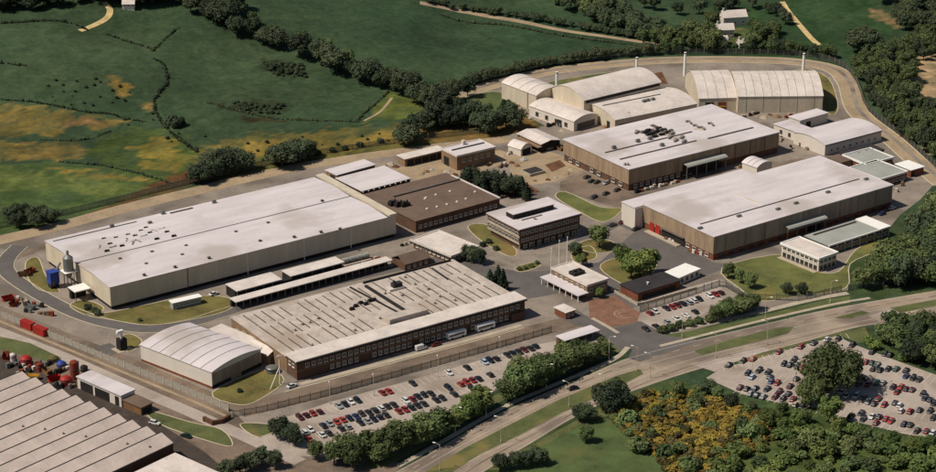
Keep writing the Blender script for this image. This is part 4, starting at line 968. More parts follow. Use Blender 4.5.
# ---- O: low flat cluster at the east edge
b = Bld('laboratory', 'low brick laboratory with grey roof and white rim at the east road', 'laboratory', (206.2,-0.3), (222.5,0.8), (212.2,17.7), 3.8)
flat(b, 'brick_red', 'roof_grey', .4, edge='white_paint'); windows(b, 'front', .5, b.w - .5, 7, 1, 1.5, 1.4); windows(b, 'left', .5, b.d - .5, 4, 1, 1.5, 1.4)
b = Bld('laboratory', 'grey-roofed brick laboratory block just behind the white-rimmed one', 'laboratory', (213.7,16.7), (229.5,17.1), (217.2,31.0), 3.8)
flat(b, 'brick_red', 'roof_grey', .4, edge='white_paint'); windows(b, 'left', .5, b.d - .5, 4, 1, 1.5, 1.4); windows(b, 'front', .5, b.w - .5, 5, 1, 1.5, 1.4)
b = Bld('substation', 'small brick substation with white roof at the edge of the east road', 'substation', (226.4,2.4), (234.1,2.7), (229.3,11.7), 3.2)
flat(b, 'brick_red', 'white_paint', .4); b.part('door', MB().box(.5, 2.2, -.07, -.005, 0, 2.4), 'dark')
b = Bld('dark_store', 'dark flat-roofed store beside the depot with rooftop vents', 'store', (216.0,28.3), (234.8,28.5), (217.5,36.4), 3)
flat(b, 'brick', 'roof_dark', .3); roof_things(b, [(220.9,29.9), (225.6,30.0), (229.5,29.8)], 3.3, VENT, 'roof_vent'); b.part('door', MB().box(-.07, -.005, 1, 3, 0, 2.4), 'seam')
b = Bld('linking_block', 'low tan block linking the long shed to the laboratories', 'store', (206.8,25.0), (213.4,25.3), (210.2,33.4), 3.5)
flat(b, 'brick_tan', 'roof_brown', .3); b.part('door', MB().box(1, 3, -.07, -.005, 0, 2.4), 'dark')

# slim stacks
for p, h, lab in (((164.9,180.1), 10, 'slim white stack rising beside the arched store'), ((214.8,183.4), 8, 'slim white stack behind the tallest arched hall'), ((231.7,167.0), 12, 'slim white stack at the west corner of the ribbed hall'), ((283.7,139.6), 10, 'slim white stack at the east end of the ribbed hall')):
    f = empty('stack', lab, 'chimney', (p[0], p[1], 0))
    MB().tube((0, 0, -.2), (0, 0, h), .75, .6, 10).obj('flue', 'white_paint', f); MB().lathe(0, 0, [(.75, h - .6), (.75, h - .2)], 10).obj('collar', 'seam', f)
f = empty('mast', 'thin dark mast behind the works hall roof', 'mast', (*(163.6,120.5), 0))
MB().tube((0, 0, -.2), (0, 0, 7.5), .2, .12).obj('pole', 'dark', f); MB().box(-.5, .5, -.5, .5, -.1, .4).obj('base', 'concrete', f)

# yard between boiler house and works hall
b = Bld('pitched_shed', 'pitched pale shed between the boiler house and the arched workshop', 'shed', (110.6,113.6), (121.0,114.0), (112.8,131.2), 4)
b.part('wall', MB().box(0, b.w, 0, b.d, -.2, 4), 'dark'); b.part('roof', MB().strip([(-.4, 3.9), (b.w / 2, 5.0), (b.w + .4, 3.9)], -.4, b.d + .4, 'y', thick=.25), 'roof_pale')
b.part('lean_roof', MB().box(-2.5, -.1, -1, b.d - 2, 2.8, 3.0), 'brick_tan')
b = Bld('hooped_store', 'small white hooped store near the pitched pale shed', 'store', (100.3,114.2), (107.3,115.9), (98.4,121.6), 3)
barrel(b, 'y', 2, 'clad_white', 'roof_pale', 0); b.part('door', MB().box(1, b.w - 1, -.07, -.005, 0, 2.8), 'dark')
b = Bld('open_tank', 'square black open tank in the sandy yard', 'tank', (89.2,90.5), (97.4,91.1), (88.3,96.9), 1.4)
b.part('rim', MB().box(0, b.w, 0, b.d, -.1, 1.2), 'concrete'); b.part('cover', MB().box(.5, b.w - .5, .5, b.d - .5, 1.2, 1.4), 'roof_dark')
sheet('sandy_yard', [(91.9,114.1),(113.6,118.7),(115.9,104.9),(114.1,85.0),(94.8,79.8),(81.3,82.7),(83.4,95.7)], .052, 'track')
sheet('soil_bed', [(103.1,99.4),(112.2,101.2),(110.1,93.5),(100.7,90.6)], .07, 'soil')
sheet('soil_bed', [(66.9,86.2),(84.0,86.7),(82.7,73.3),(68.1,74.2)], .07, 'soil')
sheet('works_floor', [(41.2,131.4),(73.0,129.2),(97.2,126.1),(98.9,112.7),(74.5,107.3),(46.3,110.7)], .05, 'track')
sheet('soil_bed', [(213.4,178.7),(226.3,178.0),(217.3,161.3),(209.1,166.5)], .07, 'soil')
sheet('roof_side_yard', [(7.7,3.6),(15.2,-12.5),(6.3,-12.4),(5.0,6.4)], .07, 'soil')
# heaps and skips in the yards
random.seed(21)
SKIP = MB().prism([(-2, -.9), (2, -.9), (2, .9), (-2, .9)], .0, .15).add([(-1.5, -.8, .1), (1.5, -.8, .1), (1.5, .8, .1), (-1.5, .8, .1), (-2.1, -.95, 1.5), (2.1, -.95, 1.5), (2.1, .95, 1.5), (-2.1, .95, 1.5)], [(0, 1, 5, 4), (1, 2, 6, 5), (2, 3, 7, 6), (3, 0, 4, 7)])
SKIPS = {c: SKIP.mesh('skip', c) for c in ('red', 'rust', 'yellow', 'metal', 'concrete', 'timber')}
def skip(p, c, rz, label, sc=1.0, z=0.0):
    o = tag(place(SKIPS[c], 'skip', None, (p[0], p[1], z), rz, (sc, sc, sc)), label, 'skip')
    return o
def heap_mesh(mt, seed, r=2.0, hh=1.0):
    rnd = random.Random(seed); m = MB(); n = 9
    vs_ = [(0, 0, hh)]; fs = []
    for j, (rr, zz) in enumerate(((.45, .8), (.8, .4), (1.0, -.08))):
        for k in range(n):
            t = 2 * math.pi * k / n; q = rr * r * rnd.uniform(.8, 1.2)
            vs_.append((q * math.cos(t), q * math.sin(t), zz * hh * rnd.uniform(.75, 1.2) if zz > 0 else -.1))
    for k in range(n):
        fs.append((0, 1 + k, 1 + (k + 1) % n))
        for j in range(2):
            fs.append((1 + j * n + k, 1 + j * n + n + k, 1 + j * n + n + (k + 1) % n, 1 + j * n + (k + 1) % n))
    return m.add(vs_, fs).mesh('heap', mt)
HEAPS = [heap_mesh(c, i) for i, c in enumerate(('track', 'concrete', 'soil', 'timber', 'roof_grey'))]
def heaps(pts, label, group):
    for i, p in enumerate(pts):
        tag(place(HEAPS[i % 5], 'heap', None, (p[0], p[1], .02), i * 1.3, (random.uniform(.5, 1.1),) * 3), label, 'heap', group)
heaps([(43.7,135.8),(47.2,136.5),(47.1,132.1),(55.2,119.6),(58.3,120.5),(51.7,118.8),(62.5,114.9),(63.4,109.9),(69.4,110.5)], 'small heap of yard rubble before the boiler house', 'rubble heaps by the boiler house')
heaps([(89.3,115.7),(94.0,118.9),(92.4,109.3),(92.1,104.9),(97.9,83.6),(104.4,85.3),(109.0,88.2),(93.7,83.4),(88.3,85.4),(98.9,109.6),(116.3,95.5)], 'small heap of sand or rubble in the sandy yard', 'heaps in the sandy yard')
for i, p in enumerate([(102.5,118.1),(87.3,108.0),(119.6,111.8),(118.1,100.4),(115.5,114.4)]):
    skip(p, ('metal', 'concrete', 'timber', 'rust', 'metal')[i], i * .8, ('grey metal skip beside the hooped store', 'concrete-coloured skip near the sandy heaps', 'brown timber skip behind the pitched shed', 'rusty skip near the works hall corner', 'grey skip between pitched shed and works hall')[i])
heaps([(133.3,168.5),(134.1,164.5),(134.8,160.7),(137.7,172.6),(133.2,154.9),(134.3,149.2)], 'small pale heap by the arched store wall', 'heaps by the arched store')
heaps([(153.8,141.8),(154.5,136.3),(155.1,130.9),(155.0,126.0),(147.4,135.8),(140.3,133.7),(134.9,132.3)], 'small heap of scrap beside the low arched hall', 'scrap heaps by the halls')
heaps([(212.9,171.5),(218.6,173.5),(216.7,165.3),(211.1,163.4)], 'heap of red-brown earth behind the arched halls', 'earth heaps behind the halls')
heaps([(223.0,101.1),(223.9,97.1),(229.0,98.9),(230.3,94.7)], 'heap of dark scrap before the ribbed hall', 'scrap heaps by the ribbed hall')
# ------------------------------------------------------------------ works in the near left corner
o = (-151.2,-62.9); q = (-171.0,11.4)
Q = Bld('sawtooth_works', 'big pinkish sawtooth-roofed works with parallel roof bays below the yard fence', 'factory', o, (o[0] + math.cos(math.radians(17)), o[1] + math.sin(math.radians(17))), q, 6, yaw=17)
nb = 11; p_ = Q.d / nb
Q.part('wall', MB().box(-110, -.4, 0, Q.d, -.3, 5.9), 'brick')
ROOFBAY = MB().strip([(0, 6.0), (p_ * .86, 8.0), (p_ - .02, 6.0)], -111, 0, 'x', z0=5.9).mesh('roof_bay', ['roof_pink'])
GUT = MB().box(-111, .1, -.12, .12, 0, .2).mesh('gutter', 'seam')
NL = MB().box(-110.8, .1, p_ * .86 - .14, p_ * .86 + .14, 8.003, 8.12).mesh('ridge_capping', 'roof_dark')
for k in range(nb):
    rb = Q.put('roof_bay', ROOFBAY, (0, k * p_, 0)); place(GUT, 'gutter', rb, (0, .0, 6.02)); place(NL, 'ridge_capping', rb)
for i in range(16):
    k = (i * 5) % 11
    Q.put('roof_vent', VENT, (-8 - (i * 13.7) % 60, k * p_ + p_ * .4, 6.65), 0, (.7, .7, .7))
b = Bld('flat_works', 'smooth white-roofed shed next to the sawtooth works', 'shed', (-170.9,-98.5), (-147.9,-92.9), (-171.0,-75.0), 5, yaw=17)
q = (-150.1,-67.0); b.d = b.loc(q)[1]
b.w = b.loc((-147.9,-85.9))[0]
flat(b, 'brick', 'roof_pale', .3); b.part('door', MB().box(b.w + .01, b.w + .07, 3, 6, 0, 3.5), 'dark')
b = Bld('transport_shed', 'long narrow white-roofed shed with dark bays by the works yard', 'shed', (-150.0,-19.1), (-144.7,-17.1), (-155.1,2.9), 4.2, yaw=17)
b.w = 6
b.part('wall', MB().box(0, b.w, 0, b.d, -.2, 4.2), 'clad_white'); b.part('roof', MB().box(-.3, b.w + .3, -.3, b.d + .3, 4.203, 4.55), 'roof_white')
for k, (y0, y1) in enumerate(((1.2, 3.2), (6, 13.5), (14.5, 21))):
    b.part('bay_door', MB().box(-.07, -.005, y0, min(y1, b.d - 1), 0, 3.4), 'dark')
b.part('fascia', MB().box(b.w + .31, b.w + .4, 0, b.d, 3.9, 4.4), 'seam')
b = Bld('yard_store', 'small brown flat-roofed store at the end of the narrow white shed', 'store', (-147.0,-28.3), (-142.3,-26.9), (-148.4,-19.4), 2.8, yaw=17)
flat(b, 'timber', 'roof_brown', .3); b.part('opening', MB().box(.4, b.w - .4, -.07, -.005, 0, 2.2), 'dark')
def box_container(p, rz, mt, label, ln=12.0):
    m = MB().box(-ln / 2, ln / 2, -1.2, 1.2, .1, 2.7)
    f = empty('container', label, 'container', (p[0], p[1], 0), rz)
    m.obj('body', mt, f)
    k = 0
    rib = MB().box(-.12, .12, -1.26, 1.26, .15, 2.75).mesh('rib', mt)
    x = -ln / 2 + .4
    while x < ln / 2:
        place(rib, 'rib', f, (x, 0, 0)); x += 1.2
    MB().box(ln / 2 + .01, ln / 2 + .07, -1.1, 1.1, .2, 2.6).obj('door', mt, f)
    return f
yr = math.radians(-73)
box_container((-152.0,58.5), yr, 'red', 'bright red container lying along the concrete fence, uphill one', 6)
box_container((-150.1,51.1), yr, 'red', 'bright red container lying along the concrete fence, downhill one', 6)
def upright_tank(p, r, h, mt, label, dome=True):
    f = empty('storage_tank', label, 'tank', (p[0], p[1], 0))
    MB().lathe(0, 0, [(r, -.1), (r, h), (r * .6, h + r * .35), (.15, h + r * .45)], 14).obj('shell', mt, f)
    MB().lathe(0, 0, [(r + .08, h * .6), (r + .08, h * .6 + .25)], 14).obj('band', 'seam', f)
    MB().box(r, r + .25, -.3, .3, 0, h).obj('ladder', 'metal', f)
upright_tank((-154.6,9.7), 1.5, 6.5, 'rust', 'tall rust-red tank at the narrow white shed end')
upright_tank((-158.7,7.7), 2.0, 2.2, 'red', 'squat red tank beside the tall rust-red tank')
upright_tank((-164.2,30.1), 2.0, 2.4, 'red', 'squat bright red tank in the cluttered yard by the sawtooth works')
upright_tank((-162.3,22.2), 1.2, 2.8, 'rust', 'small rust-brown tank among the clutter by the sawtooth works')
upright_tank((-155.3,27.4), 1.8, 1.4, 'lawn', 'squat olive tank near the works yard')
upright_tank((-154.5,22.0), 1.6, 1.3, 'blue', 'low dark blue tank near the works yard')
upright_tank((-167.1,34.9), 1.0, 2.6, 'roof_pale', 'white tank in the cluttered yard by the sawtooth works')
upright_tank((-149.4,14.0), 1.2, 1.8, 'dark', 'black round tank behind the narrow white shed')
for i, (p, c, l) in enumerate((((-148.7,86.4), 'red', 'red skip beside the loop road bend'), ((-148.5,80.8), 'rust', 'rust skip beside the loop road bend'), ((-144.7,80.5), 'concrete', 'grey skip beside the loop road bend'), ((-144.9,74.2), 'metal', 'steel skip beside the loop road bend'), ((-135.0,104.8), 'timber', 'brown skip on the grass inside the road loop'), ((-131.9,106.3), 'rust', 'rusty skip on the grass inside the road loop'), ((-168.3,38.6), 'rust', 'rusty skip by the cluttered yard edge'), ((-160.9,19.4), 'timber', 'brown skip near the tanks by the sawtooth works'), ((-166.8,17.5), 'yellow', 'ochre skip near the tanks by the sawtooth works'), ((-161.0,12.8), 'red', 'red skip near the tanks by the sawtooth works'), ((-162.3,6.2), 'metal', 'grey skip close to the sawtooth gables'))):
    skip(p, c, i * .7, l, 1.1, 0.02)
b = Bld('hopper_tower', 'dark weighing hopper with white T-shaped top beside the curved hall', 'hopper', (-130.7,23.6), (-128.2,24.0), (-130.9,25.7), 5)
b.part('frame', MB().box(-1.4, 1.4, -1.4, 1.4, -.1, 4.2), 'dark'); b.part('post', MB().box(-.35, .35, -.35, .35, 4.2, 6.5), 'white_paint'); b.part('cross_head', MB().box(-1.8, .7, -.5, .5, 6.5, 7.4), 'white_paint'); b.part('base_slab', MB().box(-3, 3, -2.5, 2.5, -.1, .12), 'concrete')
sheet('gate_apron', [(-138.1,30.3),(-132.3,30.5),(-131.1,22.8),(-137.3,20.8)], .07, 'asphalt')

# ------------------------------------------------------------------ fences
def fence(label, pts, step, ph, panel, post, name='fence', z=None):
    pts = resample(pts, step)
    f = empty(name, label, 'fence', (pts[0][0], pts[0][1], hfun(*pts[0])))
    for i, a in enumerate(pts):
        za = hfun(*a) - hfun(*pts[0])
        place(post, 'post', f, (a[0] - pts[0][0], a[1] - pts[0][1], za))
        if i + 1 < len(pts):
            b_ = pts[i + 1]
            ang = math.atan2(b_[1] - a[1], b_[0] - a[0])
            place(panel, 'panel', f, (a[0] - pts[0][0], a[1] - pts[0][1], za), ang, (math.dist(a, b_) / step, 1, 1))
    return f
def pales(step, h, mt, pw=.09, gap=.2):
    m = MB(); x = .1
    while x < step - .05:
        m.box(x, x + pw, -.02, .02, .08, h); x += gap
    m.box(0, step, .021, .07, .4, .5); m.box(0, step, .021, .07, h - .5, h - .4)
    return m.mesh('panel', mt)
PANEL_D = pales(3.0, 2.6, 'fence_dark')
POST_D = MB().box(-.1, .1, -.1, .1, -.3, 2.9).box(-.05, .05, .1, .5, 2.7, 2.85).mesh('post', 'post_grey')
PANEL_C = MB().box(.13, 3.87, -.06, .06, -.1, 2.3).mesh('panel', 'concrete_panel')
POST_C = MB().box(-.15, .15, -.18, .18, -.3, 2.7).mesh('post', 'kerb')
PANEL_M = pales(4.0, 2.4, 'fence_dark', .08, .22)
POST_M = MB().box(-.12, .12, -.12, .12, -.3, 2.9).mesh('post', 'post_grey')
fence('dark palisade fence along the back of the site, warehouse stretch', [(-137.3,156.1),(-124.3,156.8),(-98.7,156.1),(-66.4,158.6),(-32.3,162.2),(-12.3,164.0),(17.4,164.6),(41.1,161.8),(64.5,157.9),(87.7,152.7),(110.4,146.3)], 4.0, 2.6, pales(4.0, 2.6, 'fence_dark'), POST_D)
fence('dark palisade fence outside the far perimeter road behind the arched halls', smooth_line([(123.6,210.0),(154.9,214.1),(191.5,215.6),(233.0,205.0),(256.2,194.1),(277.5,180.6),(300.7,161.8),(307.9,141.4),(296.0,114.8),(271.2,78.9),(259.6,44.7),(241.9,0.6)], 3), 4.0, 2.6, pales(4.0, 2.6, 'fence_dark'), POST_D)
fence('pale concrete panel fence between the works yard and curved hall', [(-160.2,85.0),(-146.7,41.7),(-135.6,6.1),(-122.8,-34.4),(-120.7,-42.8)], 4.0, 2.4, PANEL_C, POST_C)
fence('grey steel fence between the inner road and the front car park', [(-121.8,-45.7),(-111.9,-47.6),(-86.5,-48.5),(-50.5,-48.1),(-16.6,-47.2),(6.3,-46.5)], 4.0, 2.4, PANEL_M, POST_M)
fence('grey steel fence between the black-roofed shed and middle car park', [(43.8,-49.3),(63.6,-47.7),(85.1,-45.8),(84.1,-60.8),(100.2,-73.3),(121.6,-74.7)], 4.0, 2.4, PANEL_M, POST_M)
fence('grey steel fence along the lawn edge by the main road wood', [(121.6,-75.8),(135.7,-78.0),(161.1,-83.8)], 4.0, 2.4, PANEL_M, POST_M)
RW = MB().box(0, 4, -.2, .2, -.2, 1.0).mesh('panel', 'concrete'); RP = MB().box(-.25, .25, -.25, .25, -.2, 1.25).mesh('post', 'kerb')
fence('low concrete wall before the black-roofed brick shed', [(46.6,-28.0),(46.5,-44.5),(76.3,-43.6)], 4.0, 1, RW, RP, 'boundary_wall')
TW = MB().box(0, 4, -.5, .5, -.2, 1.5).mesh('panel', 'soil'); TP = MB().box(-.55, .55, -.55, .55, -.2, 1.6).mesh('post', 'brick')
fence('brown retaining wall at the end of the works road', [(-131.0,-43.3),(-129.5,-48.6),(-122.1,-45.5)], 4.0, 1, TW, TP, 'retaining_wall')

# ------------------------------------------------------------------ lamp posts
LP_POST = MB().lathe(0, 0, [(.2, -.2), (.2, 1.2), (.11, 1.3), (.08, 9)], 8).mesh('pole', 'kerb')
LP_ARM = MB().tube((0, 0, 8.9), (1.6, 0, 9.4), .06, .05, 6).mesh('arm', 'kerb')
LP_HEAD = MB().box(1.5, 2.4, -.17, .17, 9.3, 9.5).mesh('lamp_head', 'white_paint')
def lamp(p, rz, label, group, sc=1.0):
    f = empty('street_lamp', label, 'street lamp', (p[0], p[1], .04), rz, group); f.scale = (sc, sc, sc)
    place(LP_POST, 'pole', f); place(LP_ARM, 'arm', f); place(LP_HEAD, 'lamp_head', f)
for p in [(-23.3,-99.6),(-56.9,-109.2),(12.7,-89.3),(-83.4,-114.3)]: lamp(p, 2.2, 'pale street lamp standing on the grass median of the main road', 'median street lamps')
for p in [(9.8,-76.8),(-21.5,-83.5),(-50.4,-90.3),(-65.3,-94.6),(42.8,-75.9),(78.1,-79.7),(108.4,-80.7)]: lamp(p, -1.0, 'pale street lamp on the verge beside the main road hedge', 'verge street lamps')
for p in [(42.5,-95.7),(13.2,-96.3),(64.7,-96.9),(-10.0,-101.8)]: lamp(p, 2.2, 'pale street lamp between the main road and the large car park', 'street lamps near the large car park')
for p in [(-74.3,-57.2),(-48.1,-56.3),(-89.8,-54.5),(-21.6,-54.9)]: lamp(p, 1.2, 'thin lamp post on the fence line of the front car park', 'fence line lamp posts', .8)
for p in [(57.0,-172.5),(53.3,-125.6),(74.9,-142.1),(44.4,-113.3)]: lamp(p, .4, 'lamp post standing among parked cars in the large car park', 'car park lamp posts', .8)

# ------------------------------------------------------------------ vehicles
def car_mesh(kind):
    m = MB()
    if kind == 'estate':
        secs = [(-2.2, .38, .8, .76), (-2.1, .28, .9, .83), (-1.3, .24, .92, .85), (1.0, .24, .9, .85), (1.75, .26, .8, .82), (2.1, .32, .68, .76), (2.18, .42, .58, .7)]
        cab = [(-2.1, .88), (1.05, .88), (.45, 1.4), (-1.75, 1.4)]
    elif kind == 'van':
        secs = [(-2.4, .35, 1.9, .88), (-2.3, .3, 2.1, .92), (.9, .3, 2.1, .92), (1.3, .3, 1.75, .9), (1.75, .3, 1.1, .88), (2.3, .35, .95, .84), (2.4, .45, .8, .78)]
        cab = [(.95, 1.3), (1.72, 1.3), (1.4, 1.78), (.95, 1.78)]
    elif kind == 'saloon':
        secs = [(-2.15, .38, .74, .74), (-2.0, .28, .86, .82), (-1.3, .24, .9, .85), (1.0, .24, .9, .85), (1.75, .26, .8, .82), (2.1, .32, .68, .76), (2.18, .42, .58, .7)]
        cab = [(-1.5, .86), (1.05, .86), (.45, 1.38), (-.95, 1.38)]
    else:
        secs = [(-1.85, .38, .8, .74), (-1.75, .28, .9, .8), (-1.0, .24, .92, .82), (.95, .24, .9, .82), (1.6, .26, .78, .79), (1.85, .32, .66, .74), (1.92, .42, .58, .68)]
        cab = [(-1.78, .88), (1.1, .88), (.5, 1.4), (-1.35, 1.4)]
    v, f = [], []
    for x, z0, z1, hw in secs:
        v += [(x, -hw, z0), (x, hw, z0), (x, hw, (z0 + z1) / 2 + .1), (x, hw * .9, z1), (x, -hw * .9, z1), (x, -hw, (z0 + z1) / 2 + .1)]
    for i in range(len(secs) - 1):
        for k in range(6): f.append((6 * i + k, 6 * i + (k + 1) % 6, 6 * i + 6 + (k + 1) % 6, 6 * i + 6 + k))
    f += [(0, 1, 2, 3, 4, 5), tuple(6 * (len(secs) - 1) + k for k in (5, 4, 3, 2, 1, 0))]
    m.add(v, f)
    if kind != 'van':
        (a, za), (b_, _), (c, zc), (d, _) = cab
        m.add([(d - .02, -.6, zc - .03), (c + .02, -.6, zc - .03), (c + .02, .6, zc - .03), (d - .02, .6, zc - .03), (d + .05, -.55, zc + .04), (c - .05, -.55, zc + .04), (c - .05, .55, zc + .04), (d + .05, .55, zc + .04)], [(3, 2, 1, 0), (4, 5, 6, 7), (0, 1, 5, 4), (1, 2, 6, 5), (2, 3, 7, 6), (3, 0, 4, 7)])
    wx = (-1.3, 1.32) if kind in ('saloon', 'estate') else (-1.18, 1.22) if kind == 'hatchback' else (-1.5, 1.55)
    for x in wx:
        for s_ in (-1, 1): m.tube((x, s_ * .62, .31), (x, s_ * .86, .31), .31, .31, 8, 1)
    body = m.mesh('car', ['car_paint', 'tyre'])
    g_ = MB()
    (a, za), (b_, _), (c, zc), (d, _) = cab
    w0, w1 = (.76, .6) if kind != 'van' else (.93, .9)
    g_.add([(a, -w0, za), (b_, -w0, za), (b_, w0, za), (a, w0, za), (d, -w1, zc), (c, -w1, zc), (c, w1, zc), (d, w1, zc)], [(3, 2, 1, 0), (4, 5, 6, 7), (0, 1, 5, 4), (1, 2, 6, 5), (2, 3, 7, 6), (3, 0, 4, 7)])
    return body, g_.mesh('window', 'car_glass')
CARM = {k: car_mesh(k) for k in ('saloon', 'hatchback', 'van', 'estate')}
PAINT = {'d': ('dark', [(.018, .019, .022), (.012, .016, .03), (.03, .028, .026), (.01, .022, .02)]), 'r': ('red', [(.34, .025, .018), (.26, .02, .018), (.42, .04, .02)]), 'm': ('maroon', [(.09, .012, .012), (.12, .016, .012)]), 'w': ('white', [(.75, .74, .7), (.68, .67, .63)]), 's': ('silver grey', [(.34, .35, .35), (.27, .28, .3)]), 'b': ('blue', [(.03, .06, .16), (.025, .04, .12)]), 'c': ('pale blue', [(.42, .55, .68)]), 'g': ('green', [(.02, .09, .07), (.03, .11, .09)]), 'y': ('tan', [(.45, .38, .26)])}
cars_at = []
def car(p, rz, c, place_, group, kind=None, z=.06):
    for q_ in cars_at:
        if math.dist(p, q_[:2]) > 5.2: continue
        dx, dy = p[0] - q_[0], p[1] - q_[1]
        a = abs(dx * math.cos(q_[2]) + dy * math.sin(q_[2])); b_ = abs(-dx * math.sin(q_[2]) + dy * math.cos(q_[2]))
        if a < 4.0 and b_ < 1.75: return None
    cars_at.append((p[0], p[1], rz))
    kind = kind or random.choice(['saloon', 'hatchback', 'saloon', 'hatchback', 'saloon', 'estate'])
    body, glass = CARM[kind]
    nm, cols = PAINT[c]
    o = place(body, 'parked_car' if kind != 'van' else 'parked_van', None, (p[0], p[1], z), rz + (math.pi if random.random() < .4 else 0) + random.uniform(-.03, .03))
    k = random.choice(cols); o.color = (*k, 1)
    o.scale = (.94, .94, .94); tag(o, '%s %s parked %s' % (nm, kind, place_), 'car' if kind != 'van' else 'van', group)
    place(glass, 'window', o)
    return o
random.seed(5)
def row(p0, pattern, rowdir, head, place_, group, pitch=2.5):
    a = math.radians(rowdir)
    for i, ch in enumerate(pattern):
        if ch == '.': continue
        car((p0[0] + math.cos(a) * pitch * i, p0[1] + math.sin(a) * pitch * i + random.uniform(-.25, .25)), math.radians(head), ch, place_, group)
RD = math.degrees(math.atan2((-5.2,-54.5)[1] - (-103.5,-58.6)[1], (-5.2,-54.5)[0] - (-103.5,-58.6)[0]))
row((-103.5,-58.6), 'mmrm..sdwd...rr...d.....w..d..cdd.dddmdd', RD, 88, 'in the front car park beside the steel fence', 'cars by the front car park fence')
RD2 = math.degrees(math.atan2((-39.3,-65.6)[1] - (-107.4,-68.6)[1], (-39.3,-65.6)[0] - (-107.4,-68.6)[0]))
row((-107.4,-68.6), 'ww.dsrrdbdddwdd.wrddd..d.rrrd.d', RD2, 88, 'in the back-to-back rows down the middle of the front car park', 'cars in the middle of the front car park')
row((-108.5,-73.9), 'r.wd.ds.dsddd.rrddd.dd.d..d', RD2, 88, 'in the back-to-back rows down the middle of the front car park', 'cars in the middle of the front car park')
row((-106.1,-83.7), 'w..d.dd', RD2, 88, 'in the front car park under the hedge trees', 'cars under the front hedge trees')
RM = math.degrees(math.atan2((75.4,-52.0)[1] - (45.8,-52.8)[1], (75.4,-52.0)[0] - (45.8,-52.8)[0]))
row((45.6,-53.1), 'rw.drmdswd.wrm', RM, 88, 'in the middle car park near the black-roofed shed', 'cars in the middle car park upper row', 2.6)
for p, c in zip([(36.0,-63.4),(40.4,-63.6),(50.9,-62.4),(55.6,-61.7),(60.4,-60.9),(46.0,-63.5)], 'ddwwd' + 's'): car(p, math.radians(88), c, 'in the middle car park against the hedge', 'cars in the middle car park lower row')
hd = math.radians(26.5)
RL = [('dwdr', [(42.3,-103.3),(40.2,-103.5),(48.5,-103.4),(52.4,-104.0)]), ('rdrrdcwdd', [(63.9,-104.4),(67.3,-104.6),(73.5,-105.1),(75.6,-105.4),(79.4,-105.3),(82.9,-105.5),(85.3,-105.5),(88.9,-107.3),(89.7,-113.9)]),
      ('dwdddddddddrd', [(43.8,-111.9),(45.7,-112.3),(48.3,-112.4),(46.2,-115.4),(50.1,-115.1),(48.1,-118.5),(51.6,-117.0),(59.0,-113.0),(60.2,-114.8),(64.1,-112.4),(61.8,-116.7),(62.2,-118.9),(54.7,-124.6)]),
      ('mdwdsdmmddmdr', [(34.2,-119.4),(35.4,-121.6),(37.6,-121.1),(38.0,-122.8),(40.7,-122.2),(41.2,-125.3),(39.5,-131.5),(43.1,-129.3),(42.8,-131.8),(44.7,-132.1),(43.5,-134.1),(40.8,-134.1),(43.6,-136.0)]),
      ('dddddddrdd', [(91.7,-122.1),(94.4,-125.8),(95.3,-127.4),(91.3,-139.9),(89.2,-145.6),(90.1,-147.6),(81.8,-159.4),(92.6,-145.0),(82.2,-161.4),(81.7,-163.8)]),
      ('rrdddddddsd', [(83.1,-125.5),(84.3,-127.2),(85.5,-129.0),(81.8,-130.5),(82.5,-132.8),(85.6,-131.9),(84.0,-134.7),(86.8,-133.7),(86.9,-135.6),(84.1,-137.6),(81.2,-128.1)]),
      ('bbddddrds', [(71.5,-134.3),(72.4,-135.9),(73.0,-137.2),(75.0,-137.0),(70.3,-139.2),(71.2,-140.7),(72.9,-140.9),(76.6,-140.9),(77.8,-143.0)]),
      ('wwdwwwgds', [(61.2,-140.8),(60.3,-143.9),(58.6,-142.8),(60.9,-145.2),(63.2,-145.7),(61.7,-148.3),(64.9,-147.7),(62.3,-149.6),(63.5,-151.3)]),
      ('drrmmddr', [(78.5,-147.2),(75.8,-149.2),(77.0,-150.8),(81.2,-150.8),(82.4,-152.4),(79.4,-154.2),(85.4,-150.7),(80.8,-148.7)]),
      ('drrrddd', [(64.2,-153.5),(67.9,-151.4),(67.2,-153.7),(66.5,-155.9),(69.5,-155.1),(70.6,-156.8),(71.3,-158.0)]),
      ('dddwdrrrdsddddw', [(51.6,-156.1),(55.9,-156.3),(53.5,-159.9),(57.2,-160.2),(59.0,-161.7),(59.9,-164.0),(60.3,-166.0),(61.2,-167.5),(62.4,-170.0),(59.8,-170.9),(63.6,-171.6),(65.3,-172.6),(61.4,-174.4),(62.5,-176.0),(64.9,-175.8)]),
      ('wrrrdd', [(68.2,-162.3),(70.5,-164.2),(73.9,-162.4),(73.7,-164.1),(76.4,-167.5),(73.6,-171.9)])]
for pat, pts in RL:
    for p, c in zip(pts, pat): car(p, hd, c, 'in the large car park across the main road', 'cars in the large car park')
for p0, n in (((83.0,-124.5), 11), ((80.9,-128.4), 9), ((71.7,-133.5), 10), ((69.7,-137.9), 6), ((61.2,-139.8), 11), ((59.2,-144.1), 8), ((78.2,-146.1), 7), ((66.5,-150.5), 9), ((53.4,-154.6), 15), ((52.0,-158.1), 13), ((44.0,-111.1), 11), ((42.9,-115.2), 9), ((34.1,-118.9), 11), ((33.1,-122.9), 10)):
    a = math.radians(-63.5)
    for i in range(n):
        if random.random() < .72: car((p0[0] + 2.35 * i * math.cos(a), p0[1] + 2.35 * i * math.sin(a)), hd, random.choice('dddddrrmwwssbgyc'), 'in the large car park across the main road', 'cars in the large car park')
